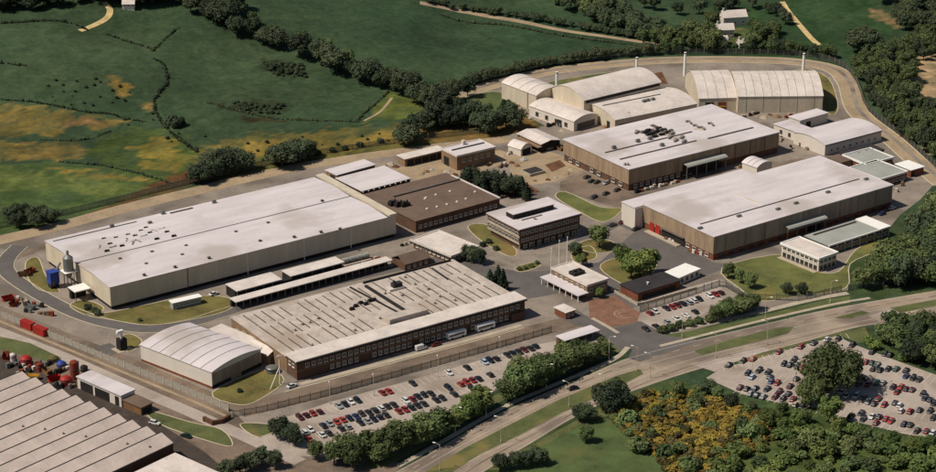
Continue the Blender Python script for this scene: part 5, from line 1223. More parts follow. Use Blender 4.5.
for p, c in zip([(109.1,76.4),(107.8,71.5),(109.2,69.2),(111.7,66.1),(97.8,55.4),(101.2,55.9),(104.4,56.0),(107.9,56.5),(110.7,56.9),(113.2,56.7),(105.6,74.4)], 'dddsdddddgd'): car(p, math.radians(20), c, 'in the yard beside the tan works hall', 'cars by the tan works hall')
for p, c in zip([(85.8,25.5),(88.2,25.9),(90.5,25.7),(91.1,16.9)], 'ddmd'): car(p, math.radians(10), c, 'on the forecourt near the red dock doors', 'cars near the red doors')
for p, c in zip([(186.1,-23.9),(194.2,-21.1)], 'bw'): car(p, math.radians(5), c, 'behind the long shed dock near the lawn annex wing', 'cars by the annex wing')
for p, c in zip([(-17.0,-91.9)], 'd'): car((-14.4,-89.4), math.radians(math.degrees(math.atan2(c1u[60][1] - c1u[54][1], c1u[60][0] - c1u[54][0]))), 'd', 'mid-lane as the only vehicle on the main road', 'car on the main road', 'saloon', .08)
for p, c in zip([(-145.9,-36.4),(-144.6,-39.8),(-141.3,-50.4),(-145.8,-33.9)], 'wddw'): car(p, math.radians(-62), c, 'behind the sawtooth works on the works road', 'cars by the sawtooth works')
for p, c in zip([(-81.7,49.3),(-94.4,-36.1)], 'ww'): car(p, math.radians(10), c, 'on the service ground by the factory lawns', 'cars by the factory lawns', 'saloon')
def coach(p, rz, label):
    f = empty('coach', label, 'coach', (p[0], p[1], .06), rz)
    bd = MB().strip([(-1.2, 2.7), (-.95, 3.1), (0, 3.2), (.95, 3.1), (1.2, 2.7)], -4.6, 4.6, 'x', z0=.45).obj('body', 'white_paint', f); f.scale = (.84, .84, .84)
    for s_ in (-1, 1):
        MB().box(-4.2, 3.6, s_ * 1.21 - .03, s_ * 1.21 + .03, 1.5, 2.3).obj('window', 'car_glass', bd)
    MB().box(4.57, 4.64, -1.0, 1.0, 1.3, 2.5).obj('windscreen', 'car_glass', bd)
    for x in (-2.8, 2.7):
        place(WH, 'wheel_pair', f, (x, 0, 0))
WH = MB().tube((0, -1.22, .5), (0, -.85, .5), .5, n=10).tube((0, .85, .5), (0, 1.22, .5), .5, n=10).mesh('wheel_pair', 'tyre')
coach((-25.4,-31.9), math.radians(3), 'white coach by the brick factory front, nearer the parked white van')
coach((-12.9,-31.7), math.radians(3), 'white coach by the brick factory front, nearer the flat shelter roof')
for p, c in zip([(-41.4,-33.9),(-35.1,-33.9),(-32.4,-33.6)], 'wmm'): car(p, math.radians(3), c, 'against the brick factory front in line with the coaches', 'cars in line with the coaches', 'van' if c == 'w' else 'saloon')
f = empty('lorry', 'dark lorry with tarpaulin parked between two white loading bays', 'lorry', (*(-55.0,41.2), 0), math.radians(3))
MB().box(-4.5, 2.0, -1.2, 1.2, 1.0, 3.4).obj('cargo_body', 'dark', f); MB().box(2.2, 4.2, -1.15, 1.15, .7, 2.9).obj('cab', 'roof_dark', f); MB().box(4.2, 4.26, -1.0, 1.0, 1.8, 2.7).obj('windscreen', 'car_glass', f); MB().box(-4.5, 4.2, -.9, .9, .6, .99).obj('chassis', 'seam', f)
for x in (-3.4, -2.2, 3.1): place(WH, 'wheel_pair', f, (x, 0, 0))

# stacked goods in the yards
PAL = MB().box(-.6, .6, -.5, .5, 0, .15).box(-.55, .55, -.45, .45, .16, 1.1)
PALS = [PAL.mesh('pallet_stack', c) for c in ('timber', 'concrete', 'rust', 'dark', 'roof_pale', 'metal')]
def goods(pts, place_, group, seed):
    rnd = random.Random(seed)
    for p in pts:
        for k in range(rnd.randint(2, 4)):
            q_ = (p[0] + 1.7 * k * math.cos(seed), p[1] + 1.7 * k * math.sin(seed))
            tag(place(PALS[rnd.randrange(6)], 'pallet_stack', None, (q_[0], q_[1], .06), rnd.uniform(-.2, .2) + seed, (1.1, 1.1, rnd.uniform(.7, 1.7))), 'palletised goods stacked ' + place_, 'pallet', group)
goods([(116.1,50.6),(122.5,50.8),(128.9,50.9),(135.4,51.1),(172.3,50.9),(179.1,51.0)], 'along the tan works hall front', 'goods along the works hall', 0.05)
goods([(121.8,107.3),(121.8,101.1),(121.1,94.0),(119.6,81.5)], 'against the tan works hall end wall', 'goods by the works hall end', 1.0)
goods([(80.6,116.8),(81.5,111.7),(84.5,106.8),(96.6,118.8),(73.5,113.8),(64.0,105.2)], 'around the boiler house yard', 'goods by the boiler house', .4)
goods([(136.9,140.8),(137.3,137.3),(132.7,140.3),(150.4,132.2),(160.6,129.1)], 'between the arched workshop and low hall', 'goods by the arched workshop', .2)
goods([(205.6,57.0),(212.8,58.7),(211.6,53.2),(216.5,65.8),(208.7,67.6)], 'between the works hall and the depot', 'goods by the depot', .7)
goods([(215.3,102.6),(220.3,102.8),(232.5,91.7),(236.1,86.0)], 'before the ribbed hall', 'goods by the ribbed hall', .1)
goods([(-22.7,49.8),(-21.4,44.2),(-15.5,45.2),(2.8,53.0),(7.1,54.0)], 'between the warehouse and covered walkway', 'goods by the walkway', .1)
goods([(103.7,31.2),(99.6,29.8),(99.8,21.8),(94.8,1.9),(95.1,-13.2)], 'outside the long shed dock doors', 'goods by the dock doors', -1.2)
goods([(-167.2,28.2),(-165.5,23.3),(-161.9,26.7),(-159.0,24.9),(-169.6,24.0),(-170.8,30.4),(-158.5,16.9),(-158.8,4.0)], 'in the cluttered yard by the sawtooth works', 'goods by the sawtooth works', .3)
goods([(207.9,-3.7),(209.2,-7.3),(216.2,-3.3),(213.5,4.2)], 'behind the laboratory', 'goods by the laboratory', .8)
goods([(-145.5,84.4),(-147.2,72.4),(-142.6,75.9),(-143.6,67.9)], 'on the verge of the loop road bend', 'goods by the loop road', -.9)
# parking bay lines
def bays(name, p0, rowdir, head, n, ln, pitch=2.5, z=.075):
    a, h_ = math.radians(rowdir), math.radians(head); m = MB()
    for i in range(n + 1):
        cx, cy = p0[0] + math.cos(a) * pitch * (i - .5), p0[1] + math.sin(a) * pitch * (i - .5)
        ux, uy = math.cos(h_) * ln / 2, math.sin(h_) * ln / 2; nx, ny = -math.sin(h_) * .1, math.cos(h_) * .1
        m.add([(cx - ux - nx, cy - uy - ny, z), (cx + ux - nx, cy + uy - ny, z), (cx + ux + nx, cy + uy + ny, z), (cx - ux + nx, cy - uy + ny, z)], [(0, 1, 2, 3)])
    struct(m.obj(name, 'marking'))
bays('bay_lines', (-103.5,-58.6), RD, 88, 40, 4.8)
bays('bay_lines', (-107.4,-68.6), RD2, 88, 30, 4.6); bays('bay_lines', (-108.5,-73.9), RD2, 88, 28, 4.6)
bays('bay_lines', (45.6,-53.1), RM, 88, 14, 4.8, 2.6)
for p, n in (((44.8,-110.7), 20), ((34.5,-120.1), 20), ((83.1,-126.5), 20), ((61.6,-141.9), 24), ((53.2,-155.4), 24)):
    bays('bay_lines', p, -63.5, 26.5, n, 9.2)
RU = math.degrees(math.atan2((89.4,-105.6)[1] - (40.9,-103.4)[1], (89.4,-105.6)[0] - (40.9,-103.4)[0]))
bays('bay_lines', (40.4,-104.1), RU, 26.5 + 40, 22, 4.4)
# ------------------------------------------------------------------ vegetation
def leaf_quads(m, rnd, c, r, n, size, mi=0, flat_=1.0):
    for _ in range(n):
        z = rnd.uniform(-.55, 1); t = rnd.uniform(0, 2 * math.pi); q = math.sqrt(max(0, 1 - z * z))
        d = Vector((q * math.cos(t), q * math.sin(t), z * flat_))
        rr = r * rnd.uniform(.72, 1.14)
        p = Vector(c) + d * rr
        nrm = (d + Vector((rnd.uniform(-.7, .7), rnd.uniform(-.7, .7), rnd.uniform(-.2, .8)))).normalized()
        u = nrm.orthogonal().normalized(); u.rotate(Matrix.Rotation(rnd.uniform(0, 6.28), 3, nrm)); w = nrm.cross(u)
        s = size * rnd.uniform(.6, 1.35)
        m.add([p - u * s, p - w * s * .62, p + u * s, p + w * s * .62 + nrm * s * .25], [(0, 1, 2, 3)], mi)
def core(m, rnd, c, r, mi=0):
    n, k = 7, 4; v = [(c[0], c[1], c[2] - r * .7)]
    for j in range(1, k):
        ph = math.pi * j / k
        for i in range(n):
            t = 2 * math.pi * i / n; q = r * rnd.uniform(.72, 1.0)
            v.append((c[0] + q * math.sin(ph) * math.cos(t), c[1] + q * math.sin(ph) * math.sin(t), c[2] - q * math.cos(ph) * .85))
    v.append((c[0], c[1], c[2] + r * .9)); f = []
    for i in range(n):
        f.append((0, 1 + (i + 1) % n, 1 + i)); f.append((len(v) - 1, 1 + (k - 2) * n + i, 1 + (k - 2) * n + (i + 1) % n))
        for j in range(k - 2): f.append((1 + j * n + i, 1 + j * n + (i + 1) % n, 1 + (j + 1) * n + (i + 1) % n, 1 + (j + 1) * n + i))
    m.add(v, f, mi)
def tree_meshes(seed, h, rx, mt, lobes=11, per=140, size=.46, base=.22):
    rnd = random.Random(seed); m = MB()
    cz = h * (base + (1 - base) * .5)
    hz = h * (1 - base) * .5
    tips = []
    for i in range(lobes):
        t = 2.4 * i + rnd.uniform(-.4, .4); zz = -0.75 + 1.6 * (i + .5) / lobes
        q = math.sqrt(max(.05, 1 - zz * zz * .8)) * rnd.uniform(.4, 1.0)
        r = rx * rnd.uniform(.26, .52)
        c = (rx * q * .75 * math.cos(t), rx * q * .75 * math.sin(t), min(cz + hz * zz * .72, h - r * .9))
        tips.append(c)
        core(m, rnd, c, r * .8); leaf_quads(m, rnd, c, r, per, size)
    core(m, rnd, (0, 0, cz), rx * .55)
    cm = m.mesh('crown', mt)
    t_ = MB(); a = (0, 0, -.4)
    tr = .035 * h
    t_.tube(a, (0, 0, h * base), tr, tr * .75, 8); t_.tube((0, 0, h * base), (rnd.uniform(-.3, .3), rnd.uniform(-.3, .3), h * .7), tr * .75, tr * .25, 7)
    for c in tips[:5]: t_.tube((0, 0, h * base * rnd.uniform(.8, 1.2)), c, tr * .4, tr * .12, 5)
    return cm, t_.mesh('trunk', 'bark')
def conifer_meshes(seed, h, r):
    rnd = random.Random(seed); m = MB()
    k = 9
    for j in range(k):
        t = j / (k - 1); z = h * (.12 + .82 * t); rr = r * (1 - t) ** .85 + .25
        for i in range(max(3, int(8 * (1 - t)) + 2)):
            a = 2.4 * i + j; c = (rr * .6 * math.cos(a), rr * .6 * math.sin(a), z)
            leaf_quads(m, rnd, c, rr * .5, 22, .42)
        core(m, rnd, (0, 0, z), rr * .62)
    t_ = MB().tube((0, 0, -.4), (0, 0, h * .9), h * .025, .05, 8)
    for j in range(4): t_.tube((0, 0, h * (.2 + .15 * j)), (r * .6 * math.cos(j * 1.7), r * .6 * math.sin(j * 1.7), h * (.22 + .15 * j)), .1, .04, 5)
    return m.mesh('crown', 'leaf_conifer'), t_.mesh('trunk', 'bark')
def shrub_meshes(seed, r, h, mt, per=70, size=.45, lobes=6):
    rnd = random.Random(seed); m = MB()
    for i in range(lobes):
        t = 2.4 * i; q = r * .55 * rnd.uniform(.3, 1); c = (q * math.cos(t), q * math.sin(t), h * rnd.uniform(.4, .6)); rr = r * rnd.uniform(.42, .58)
        core(m, rnd, c, rr * .85); leaf_quads(m, rnd, c, rr, per, size)
    t_ = MB()
    for i in range(4): t_.tube((0, 0, -.3), (r * .3 * math.cos(i * 1.6), r * .3 * math.sin(i * 1.6), h * .5), .12, .05, 5)
    return m.mesh('crown', mt), t_.mesh('stem', 'bark')
TREES = {'leaf': [tree_meshes(11 + i, 10, 4.6 + .4 * (i % 3), 'leaf', 10 + i % 4) for i in range(5)],
         'dark': [tree_meshes(31 + i, 10, 5.0 + .4 * (i % 3), 'leaf_dark', 10 + i % 4) for i in range(4)],
         'fresh': [tree_meshes(51 + i, 10, 4.8, 'leaf_fresh', 12, 150) for i in range(3)],
         'big': [tree_meshes(71 + i, 14, 8.6, 'leaf', 24, 190, .5, .14) for i in range(2)],
         'conifer': [conifer_meshes(91 + i, 10, 2.6) for i in range(2)]}
SHRUBS = {'leaf': [shrub_meshes(3 + i, 2.6, 2.8, 'leaf') for i in range(3)], 'dark': [shrub_meshes(13 + i, 2.6, 2.8, 'leaf_dark') for i in range(3)], 'fresh': [shrub_meshes(23 + i, 2.6, 2.8, 'leaf_fresh') for i in range(2)],
          'gorse': [shrub_meshes(33 + i, 2.3, 2.2, 'gorse', 60) for i in range(3)], 'gorse_dry': [shrub_meshes(43 + i, 2.3, 2.0, 'gorse_dry', 60) for i in range(2)], 'blossom': [shrub_meshes(63, 2.6, 2.8, 'blossom')]}
tree_rnd = random.Random(99)
def tree(p, h, kind, label, group, wide=1.0):
    v = TREES[kind]; cm, tm = v[tree_rnd.randrange(len(v))]
    s = h / (14 if kind == 'big' else 10)
    f = empty('conifer_tree' if kind == 'conifer' else 'broadleaf_tree', label, 'tree', (p[0], p[1], hfun(*p)), tree_rnd.uniform(0, 6.28), group)
    w = s * wide * tree_rnd.uniform(.82, 1.25); f.scale = (w, w * tree_rnd.uniform(.9, 1.1), s)
    place(cm, 'crown', f); place(tm, 'trunk', f)
def shrub(p, r, kind, label, group, tall=1.0, name='shrub'):
    v = SHRUBS[kind]; cm, tm = v[tree_rnd.randrange(len(v))]
    s = r / 2.6
    f = empty(name, label, 'shrub', (p[0], p[1], hfun(*p)), tree_rnd.uniform(0, 6.28), group)
    f.scale = (s, s * tree_rnd.uniform(.85, 1.15), s * tall)
    place(cm, 'crown', f); place(tm, 'stem', f)
def scatter(poly, n, dmin, seed):
    rnd = random.Random(seed); xs = [p[0] for p in poly]; ys = [p[1] for p in poly]; out = []
    for _ in range(n * 60):
        p = (rnd.uniform(min(xs), max(xs)), rnd.uniform(min(ys), max(ys)))
        if inside(np.array([p[0]]), np.array([p[1]]), poly)[0] and all(math.dist(p, q_) > dmin for q_ in out):
            out.append(p)
            if len(out) >= n: break
    return out
def along(pts, step, jit, seed):
    rnd = random.Random(seed)
    return [(p[0] + rnd.uniform(-jit, jit), p[1] + rnd.uniform(-jit, jit)) for p in resample(pts, step)]
U = tree_rnd.uniform

def merged(name, items, mt_order=('leaf', 'leaf_dark', 'bark')):
    """a mass of trees nobody could count, as one mesh: items (point, height, kind, wide)"""
    vs_, fs, ms = [], [], []; n = 0
    for p, h, kind, wide in items:
        v = TREES[kind]; s = h / 10; w = s * wide * tree_rnd.uniform(.9, 1.12); a = tree_rnd.uniform(0, 6.28); z0 = hfun(*p)
        for me, mi in ((v[tree_rnd.randrange(len(v))][0], mt_order.index('leaf_dark' if kind == 'dark' else 'leaf')), (v[0][1], 2)):
            k = np.empty(len(me.vertices) * 3, np.float32); me.vertices.foreach_get('co', k); k = k.reshape(-1, 3)
            q = np.stack([(k[:, 0] * math.cos(a) - k[:, 1] * math.sin(a)) * w + p[0], (k[:, 0] * math.sin(a) + k[:, 1] * math.cos(a)) * w + p[1], k[:, 2] * s + z0], -1)
            vs_ += q.tolist(); fs += [tuple(i + n for i in f.vertices) for f in me.polygons]; ms += [mi] * len(me.polygons); n += len(k)
    me = bpy.data.meshes.new(name); me.from_pydata(vs_, [], fs)
    for t in mt_order: me.materials.append(MATS[t])
    me.polygons.foreach_set('material_index', ms); me.update()
    return place(me, name)
def wood(name, pts, h0, h1, dark):
    struct(merged(name, [(p, tree_rnd.uniform(h0, h1), 'dark' if tree_rnd.random() < dark else 'leaf', 1.0) for p in pts]), 'stuff')
def tall_hedge(label, pts, h0, h1, dark):
    o = merged('tall_hedge', [(p, tree_rnd.uniform(h0, h1), 'dark' if tree_rnd.random() < dark else 'leaf', 1.15) for p in pts])
    tag(o, label, 'hedge')

# hedgerow of big dark trees descending between the fields
for p in along([(53.0,340.6),(57.9,328.1),(64.3,313.3),(72.1,298.3),(77.1,284.7),(82.6,272.2),(87.5,263.0),(92.2,249.6),(95.5,236.1),(98.2,218.9),(100.3,206.7),(100.6,192.7)], 7.0, 2.2, 1): tree(p, U(8, 12.5), 'dark', 'dark broadleaf tree in the hedgerow descending between the two hill fields', 'hedgerow trees on the hill')
for p in along([(71.0,315.3),(84.0,286.9),(94.0,264.5),(102.4,240.2),(106.6,209.8)], 15, 4, 2): tree(p, U(6, 9), 'leaf', 'smaller mid-green tree behind the dark hedgerow on the hill', 'lesser hedgerow trees on the hill')
for p in along([(100.7,189.3),(114.0,192.9),(126.7,197.2)], 8, 2, 21) + [(69.6,159.4),(75.4,162.1),(83.1,166.9),(90.7,168.7),(93.4,163.6),(99.5,163.0),(104.9,162.9),(103.5,153.9),(104.3,146.9),(110.0,148.1),(115.7,149.4),(111.1,159.0),(104.7,174.7),(98.5,178.7),(69.1,153.4),(64.0,153.5),(117.7,144.9)]: tree(p, U(8, 12), 'dark', 'dark tree in the clump between the hill fields and boiler house', 'trees behind the boiler house')
shrub((104.1,163.4), 3.2, 'blossom', 'yellow flowering shrub among the dark trees behind the boiler house', None, 1.4)
tall_hedge('tall dark hedge outside the far palisade fence behind the arched halls', along([(116.3,207.4),(142.4,212.7),(167.5,215.5),(196.6,214.3),(223.5,209.0),(243.5,202.3)], 4.2, 1.0, 3), 4, 6.5, 1)
tall_hedge('tall green hedge outside the far palisade fence near the farmhouses', along([(246.2,202.5),(263.6,195.5),(283.9,180.6),(302.9,164.4),(311.5,147.0)], 4.5, 1.3, 4), 4, 7, .4)
tall_hedge('tall dark hedge on the upper side of the pale farm track', along([(181.4,322.4),(203.2,307.2),(221.1,276.7),(240.0,249.2),(251.6,221.5)], 4.2, 1.2, 5), 3, 5, 1)
wood('woodland', scatter([(241.6,302.1),(269.9,290.9),(263.7,237.6),(259.4,216.6),(249.4,227.0),(242.9,262.2)], 34, 6, 6), 6, 10, .8)
for p in scatter([(243.2,218.7),(273.3,216.1),(278.0,200.6),(269.2,187.9),(253.0,198.2)], 15, 6, 7) + scatter([(303.4,205.3),(317.1,200.8),(297.7,173.7),(282.4,179.5)], 9, 6, 8) + [(307.1,207.3),(291.7,221.3)]: tree(p, U(7, 11), 'leaf', 'green tree crowding round the small white farmhouses', 'trees by the farmhouses')
for p in along([(282.8,271.9),(294.1,251.6),(312.2,244.6),(327.9,251.2)], 11, 2, 22) + along([(336.9,243.6),(338.9,226.8),(331.0,205.3)], 9, 2, 23): tree(p, U(6, 9), 'dark', 'dark tree in the hedge above the white farmhouses', 'hedge trees above the farm')
wood('woodland', scatter([(-33.4,426.1),(6.8,403.5),(40.8,379.4),(79.8,363.6),(71.0,346.2),(36.1,357.6),(-5.2,375.7),(-45.2,395.8)], 60, 6.5, 9), 8, 12, 1)
for p in scatter([(58.5,357.6),(77.3,338.4),(66.0,321.0),(57.6,333.0)], 8, 7, 10): tree(p, U(8, 11), 'dark', 'dark tree at the top end of the descending hedgerow', 'trees at the hedgerow top')
# right-hand woods
wood('woodland', scatter([(305.0,127.9),(332.3,137.7),(354.6,143.6),(392.3,161.5),(375.7,126.1),(339.1,117.7),(310.8,94.4),(295.5,68.6),(298.3,49.7),(247.3,-2.8),(257.8,39.5),(270.6,67.3),(283.0,90.5)], 95, 5.2, 11), 6, 10, .3)
for p in [(327.6,148.7),(334.7,152.2),(330.4,142.9)]: tree(p, 12, 'dark', 'dark rounded tree at the near edge of the hill pasture', 'dark trees at the pasture edge')
wood('woodland', scatter([(399.1,211.1),(433.2,193.3),(395.7,146.6),(368.0,155.7),(379.8,174.5),(397.5,201.4)], 26, 6.5, 12), 6, 10, .6)
for p in scatter([(125.4,-78.2),(130.6,-73.6),(148.0,-67.3),(168.6,-56.3),(190.9,-44.1),(225.2,-28.6),(162.0,-93.6),(140.1,-84.2)], 80, 5.0, 13): tree(p, U(8, 12.5), 'leaf' if U(0, 1) < .75 else 'dark', 'leafy tree in the dense wood between the lawn annex and main road', 'wood by the lawn annex')
for p in scatter([(96.3,-118.1),(103.4,-113.5),(118.2,-115.7),(135.4,-118.3),(104.3,-150.5),(98.2,-137.0),(97.1,-125.6)], 30, 5.4, 14): tree(p, U(6, 10), 'leaf' if U(0, 1) < .6 else 'dark', 'tree in the copse between the main road and large car park', 'copse by the large car park')
for p in [(95.6,-115.7),(94.3,-119.8),(97.5,-132.7)]: shrub(p, 2.6, 'fresh', 'pale green bush at the upper edge of the large car park', 'pale bushes by the car park')
# large car park
tree((59.6,-137.0), 15.5, 'big', 'largest round-crowned tree in the middle of the large car park', None, 1.0)
tree((46.0,-142.0), 10, 'big', 'big dark tree below the largest car park tree', None, .8)
tree((42.5,-155.6), 10, 'fresh', 'tall green tree at the lower edge of the large car park', None, 1.0)
for p in along([(5.7,-109.1),(15.2,-113.3),(20.8,-116.0),(21.3,-123.5),(24.2,-131.7),(27.6,-139.1),(33.0,-146.9),(37.1,-151.3)], 6, 2, 15): tree(p, U(3.5, 6), 'dark' if U(0, 1) < .5 else 'leaf', 'small tree between the gorse thicket and large car park', 'trees between gorse and car park')
for p in along([(39.7,-163.2),(43.7,-167.4),(46.5,-173.4),(49.1,-180.1),(52.6,-185.6),(58.8,-192.9)], 5, 2.5, 16) + [(23.7,-147.9),(25.2,-152.2),(30.6,-152.3),(35.6,-152.0),(16.3,-151.7),(31.4,-162.9)]: tree(p, U(4, 6.5), 'fresh' if U(0, 1) < .6 else 'leaf', 'fresh green tree along the rough ground below the car park', 'trees below the car park')
for p in scatter([(22.3,-144.4),(32.0,-153.2),(41.2,-162.5),(50.0,-181.5),(60.2,-193.7),(48.3,-206.1),(-18.0,-163.9),(-5.1,-157.8)], 60, 5.0, 17): shrub(p, U(1.6, 5.0), 'leaf' if U(0, 1) < .35 else 'fresh', 'green bush on the rough ground below the large car park', 'bushes on the rough ground', U(.55, .9))
# gorse
for p in scatter([(-14.6,-112.2),(5.1,-105.9),(16.6,-114.2),(22.8,-128.1),(30.3,-139.9),(21.3,-154.8),(3.8,-157.8),(-14.6,-162.1),(-23.4,-156.5),(-17.9,-136.6),(-19.1,-124.0)], 290, 2.2, 18):
    k = U(0, 1)
    kind = 'gorse' if k < .6 else 'gorse_dry' if k < .84 else 'leaf'
    shrub(p, U(1.2, 2.9), kind, {'gorse': 'orange-yellow flowering gorse bush in the thicket beside the main road', 'gorse_dry': 'brown unflowered gorse bush in the thicket beside the main road', 'leaf': 'green bush among the yellow gorse beside the main road'}[kind], 'gorse thicket ' + kind.replace('_', ' '), U(.7, 1.1), 'gorse_bush' if kind != 'leaf' else 'shrub')
for p in [(14.1,-145.2),(13.5,-149.0),(-22.6,-138.5),(-17.5,-146.7),(-17.4,-158.0),(-13.5,-120.8)]: shrub(p, 4.2, 'leaf', 'broad green bush standing out in the gorse thicket', 'broad green bushes in the gorse', 1.0)
# roadside
for p, h in zip([(-26.4,-109.9),(-24.2,-111.4),(-13.4,-107.7),(-8.8,-107.1),(-8.6,-110.8),(-13.7,-111.0)], (6, 6, 9.5, 9, 7, 6)): tree(p, h, 'dark', 'dark round tree in the roadside clump at the corner of the green field', 'dark roadside clump')
tree((-33.2,-123.5), 5.5, 'leaf', 'lone small tree on the green field', None, 1.1)
for p in [(-67.3,-124.6),(-62.6,-126.0),(-58.3,-127.1),(-54.9,-127.7)]: tree(p, 5.5, 'dark', 'dark tree at the bottom corner of the green field', 'trees at the field bottom')
for p in [(-129.1,-80.4),(-134.2,-82.0),(-126.8,-85.0),(-138.0,-82.7),(-142.4,-83.0)]: tree(p, 6, 'dark', 'dark tree beside the works road junction', 'trees by the works junction')
for p, h in zip([(-115.4,-66.9),(-114.0,-71.2),(-114.0,-75.3)], (7, 6, 5)): tree(p, h, 'dark', 'dark tree at the west end of the front car park', 'trees at the front car park end')
for p, h in zip([(-112.9,-86.7),(-109.7,-92.8),(-105.2,-92.4),(-102.1,-96.0),(-96.9,-96.1),(-92.1,-96.7),(-86.5,-96.2),(-81.6,-96.8),(-76.0,-96.2),(-70.2,-93.2),(-85.5,-91.9),(-106.2,-98.2),(-97.4,-100.6)], (6, 8, 9, 9, 10, 10, 10, 10, 10, 9, 8, 8, 8)): tree(p, h, 'leaf', 'leafy hedge tree along the front car park, western run', 'hedge trees along the front car park')
for p, h in zip([(-59.9,-90.3),(-54.9,-87.4),(-50.5,-86.7),(-55.4,-90.6),(-63.0,-92.7)], (7, 8, 9, 7, 6)): tree(p, h, 'fresh', 'bright green tree in the hedge gap of the front car park', 'bright trees by the front car park')
for p, h in zip([(-38.0,-84.8),(-33.6,-83.1),(-30.5,-83.3),(-25.9,-82.5),(-20.1,-80.7),(-14.6,-79.5),(-9.0,-77.4),(-4.2,-76.6),(1.1,-75.2),(6.4,-73.7),(11.8,-72.2),(-18.8,-75.9),(-27.3,-76.1),(-5.7,-70.8),(2.2,-70.0),(12.9,-68.9)], (8, 10, 11, 10, 10, 9, 9, 8, 7, 6, 5, 9, 10, 8, 7, 5)): tree(p, h, 'leaf', 'leafy tree in the thick hedge below the white shelter', 'trees below the white shelter')
for p in [(62.4,-70.8),(66.5,-70.2),(70.1,-70.4),(73.8,-70.6),(77.4,-70.7),(80.1,-70.3),(70.6,-67.5),(77.3,-67.4)]: tree(p, 6, 'leaf', 'leafy tree in the rounded clump beside the middle car park', 'clump by the middle car park')
for p in along([(39.3,-68.6),(47.5,-68.6),(56.4,-69.0),(62.3,-69.7)], 4.2, .6, 19): shrub(p, 2.3, 'leaf', 'clipped green bush in the hedge of the middle car park', 'middle car park hedge')
# planting inside the site
tree((67.4,9.4), 9.5, 'leaf', 'round green tree on the kerbed island by the office block', None, 1.05)
tree((55.2,8.6), 5, 'dark', 'small dark tree between the flagpoles and kerbed island', None)
tree((51.1,-2.0), 5, 'fresh', 'small fresh green tree right behind the gatehouse', None)
for p, h in zip([(59.5,-22.5),(62.9,-23.6),(69.1,-21.7),(63.6,-11.1)], (10, 11, 10, 9)): tree(p, h, 'fresh', 'large bright green tree behind the black-roofed shed', 'trees behind the black-roofed shed')
tree((38.6,-30.7), 4.2, 'fresh', 'small round tree at the gatehouse front corner', None)
for p, h in zip([(61.7,95.2),(64.9,84.6),(68.7,76.6),(74.1,78.8)], (8, 9, 8, 7)): tree(p, h, 'dark', 'dark broadleaf tree in the belt between workshop and office block', 'broadleaf trees behind the office')
for p, h in zip([(61.9,89.4),(60.2,82.0),(63.5,77.2),(71.2,83.5),(75.0,83.8),(73.7,73.5),(72.8,68.5),(66.4,97.9)], (9, 10, 8, 9, 7, 9, 8, 7)): tree(p, h, 'conifer', 'dark conifer in the belt between workshop and office block', 'conifers behind the office')
for p, h in zip([(10.4,0.7),(12.4,-5.1),(14.0,0.7)], (7, 9, 8)): tree(p, h, 'conifer', 'dark conifer at the corner of the brick factory', 'conifers by the brick factory')
for p in [(18.0,23.9),(18.8,20.9),(17.1,26.8)]: tree(p, 6, 'dark', 'dark tree at the corner of the isolated white-roofed pavilion', 'trees by the pavilion')
for p in [(29.8,35.8),(33.6,37.1),(31.9,29.5)]: shrub(p, 1.6, 'dark', 'small dark bush on the lawn below the office block', 'bushes by the office')
for p in [(28.3,7.8),(30.8,7.4),(33.9,7.8),(37.5,9.0)]: shrub(p, 1.3, 'leaf', 'low bush in the planted island near the forecourt', 'bushes in the planted island')
for p, h in zip([(91.3,-41.7),(92.1,-47.9),(92.3,-53.7)], (6, 5.5, 6)): tree(p, h, 'leaf', 'young tree in the row at the lawn corner by the annex', 'young lawn trees')
for p in [(100.1,-65.4),(104.8,-68.5)]: tree(p, 4.5, 'dark', 'small dark tree on the open lawn below the annex', 'small lawn trees')
for p in [(128.2,168.3),(128.9,164.4)]: tree(p, 6, 'dark', 'dark tree beside the arched store wall', 'trees by the arched store')
for p in [(-126.1,58.9),(-126.8,62.6),(-125.9,55.6)]: shrub(p, 1.8, 'dark', 'dark spiky bush at the cream warehouse corner', 'bushes at the warehouse corner')
shrub((-115.2,42.4), 1.0, 'dark', 'single tiny dark bush on the warehouse lawn', None)
shrub((-111.2,-30.0), 1.2, 'dark', 'single dark bush on the fenced corner lawn', None)
for p in [(-117.8,160.4),(-112.7,162.4),(-110.9,156.0),(-107.1,154.9),(-104.5,150.6),(-118.2,152.9),(-111.4,148.5)]: tree(p, 6.5, 'dark', 'dark tree in the clump at the fence west of the warehouse', 'clump west of the warehouse')
for p in [(-33.4,160.0),(-28.9,161.5),(-24.4,162.9),(-19.4,164.2),(-15.0,164.3),(-11.6,163.6),(-22.5,170.5),(-16.6,172.7),(-11.8,172.6),(4.9,163.5),(10.3,166.1),(15.1,167.6),(18.7,166.9),(4.8,157.6),(10.5,160.0),(15.6,161.2),(21.4,163.6)]: tree(p, U(7, 10), 'dark', 'dark tree in the clumps against the back palisade fence behind the warehouse', 'trees along the back fence', 1.15)
for p in [(26.0,163.7),(33.1,163.8),(39.2,163.0),(46.8,162.9),(57.0,162.7)]: shrub(p, 2.0, 'dark', 'dark bush on the rough slope behind the workshop fence', 'bushes on the back slope')
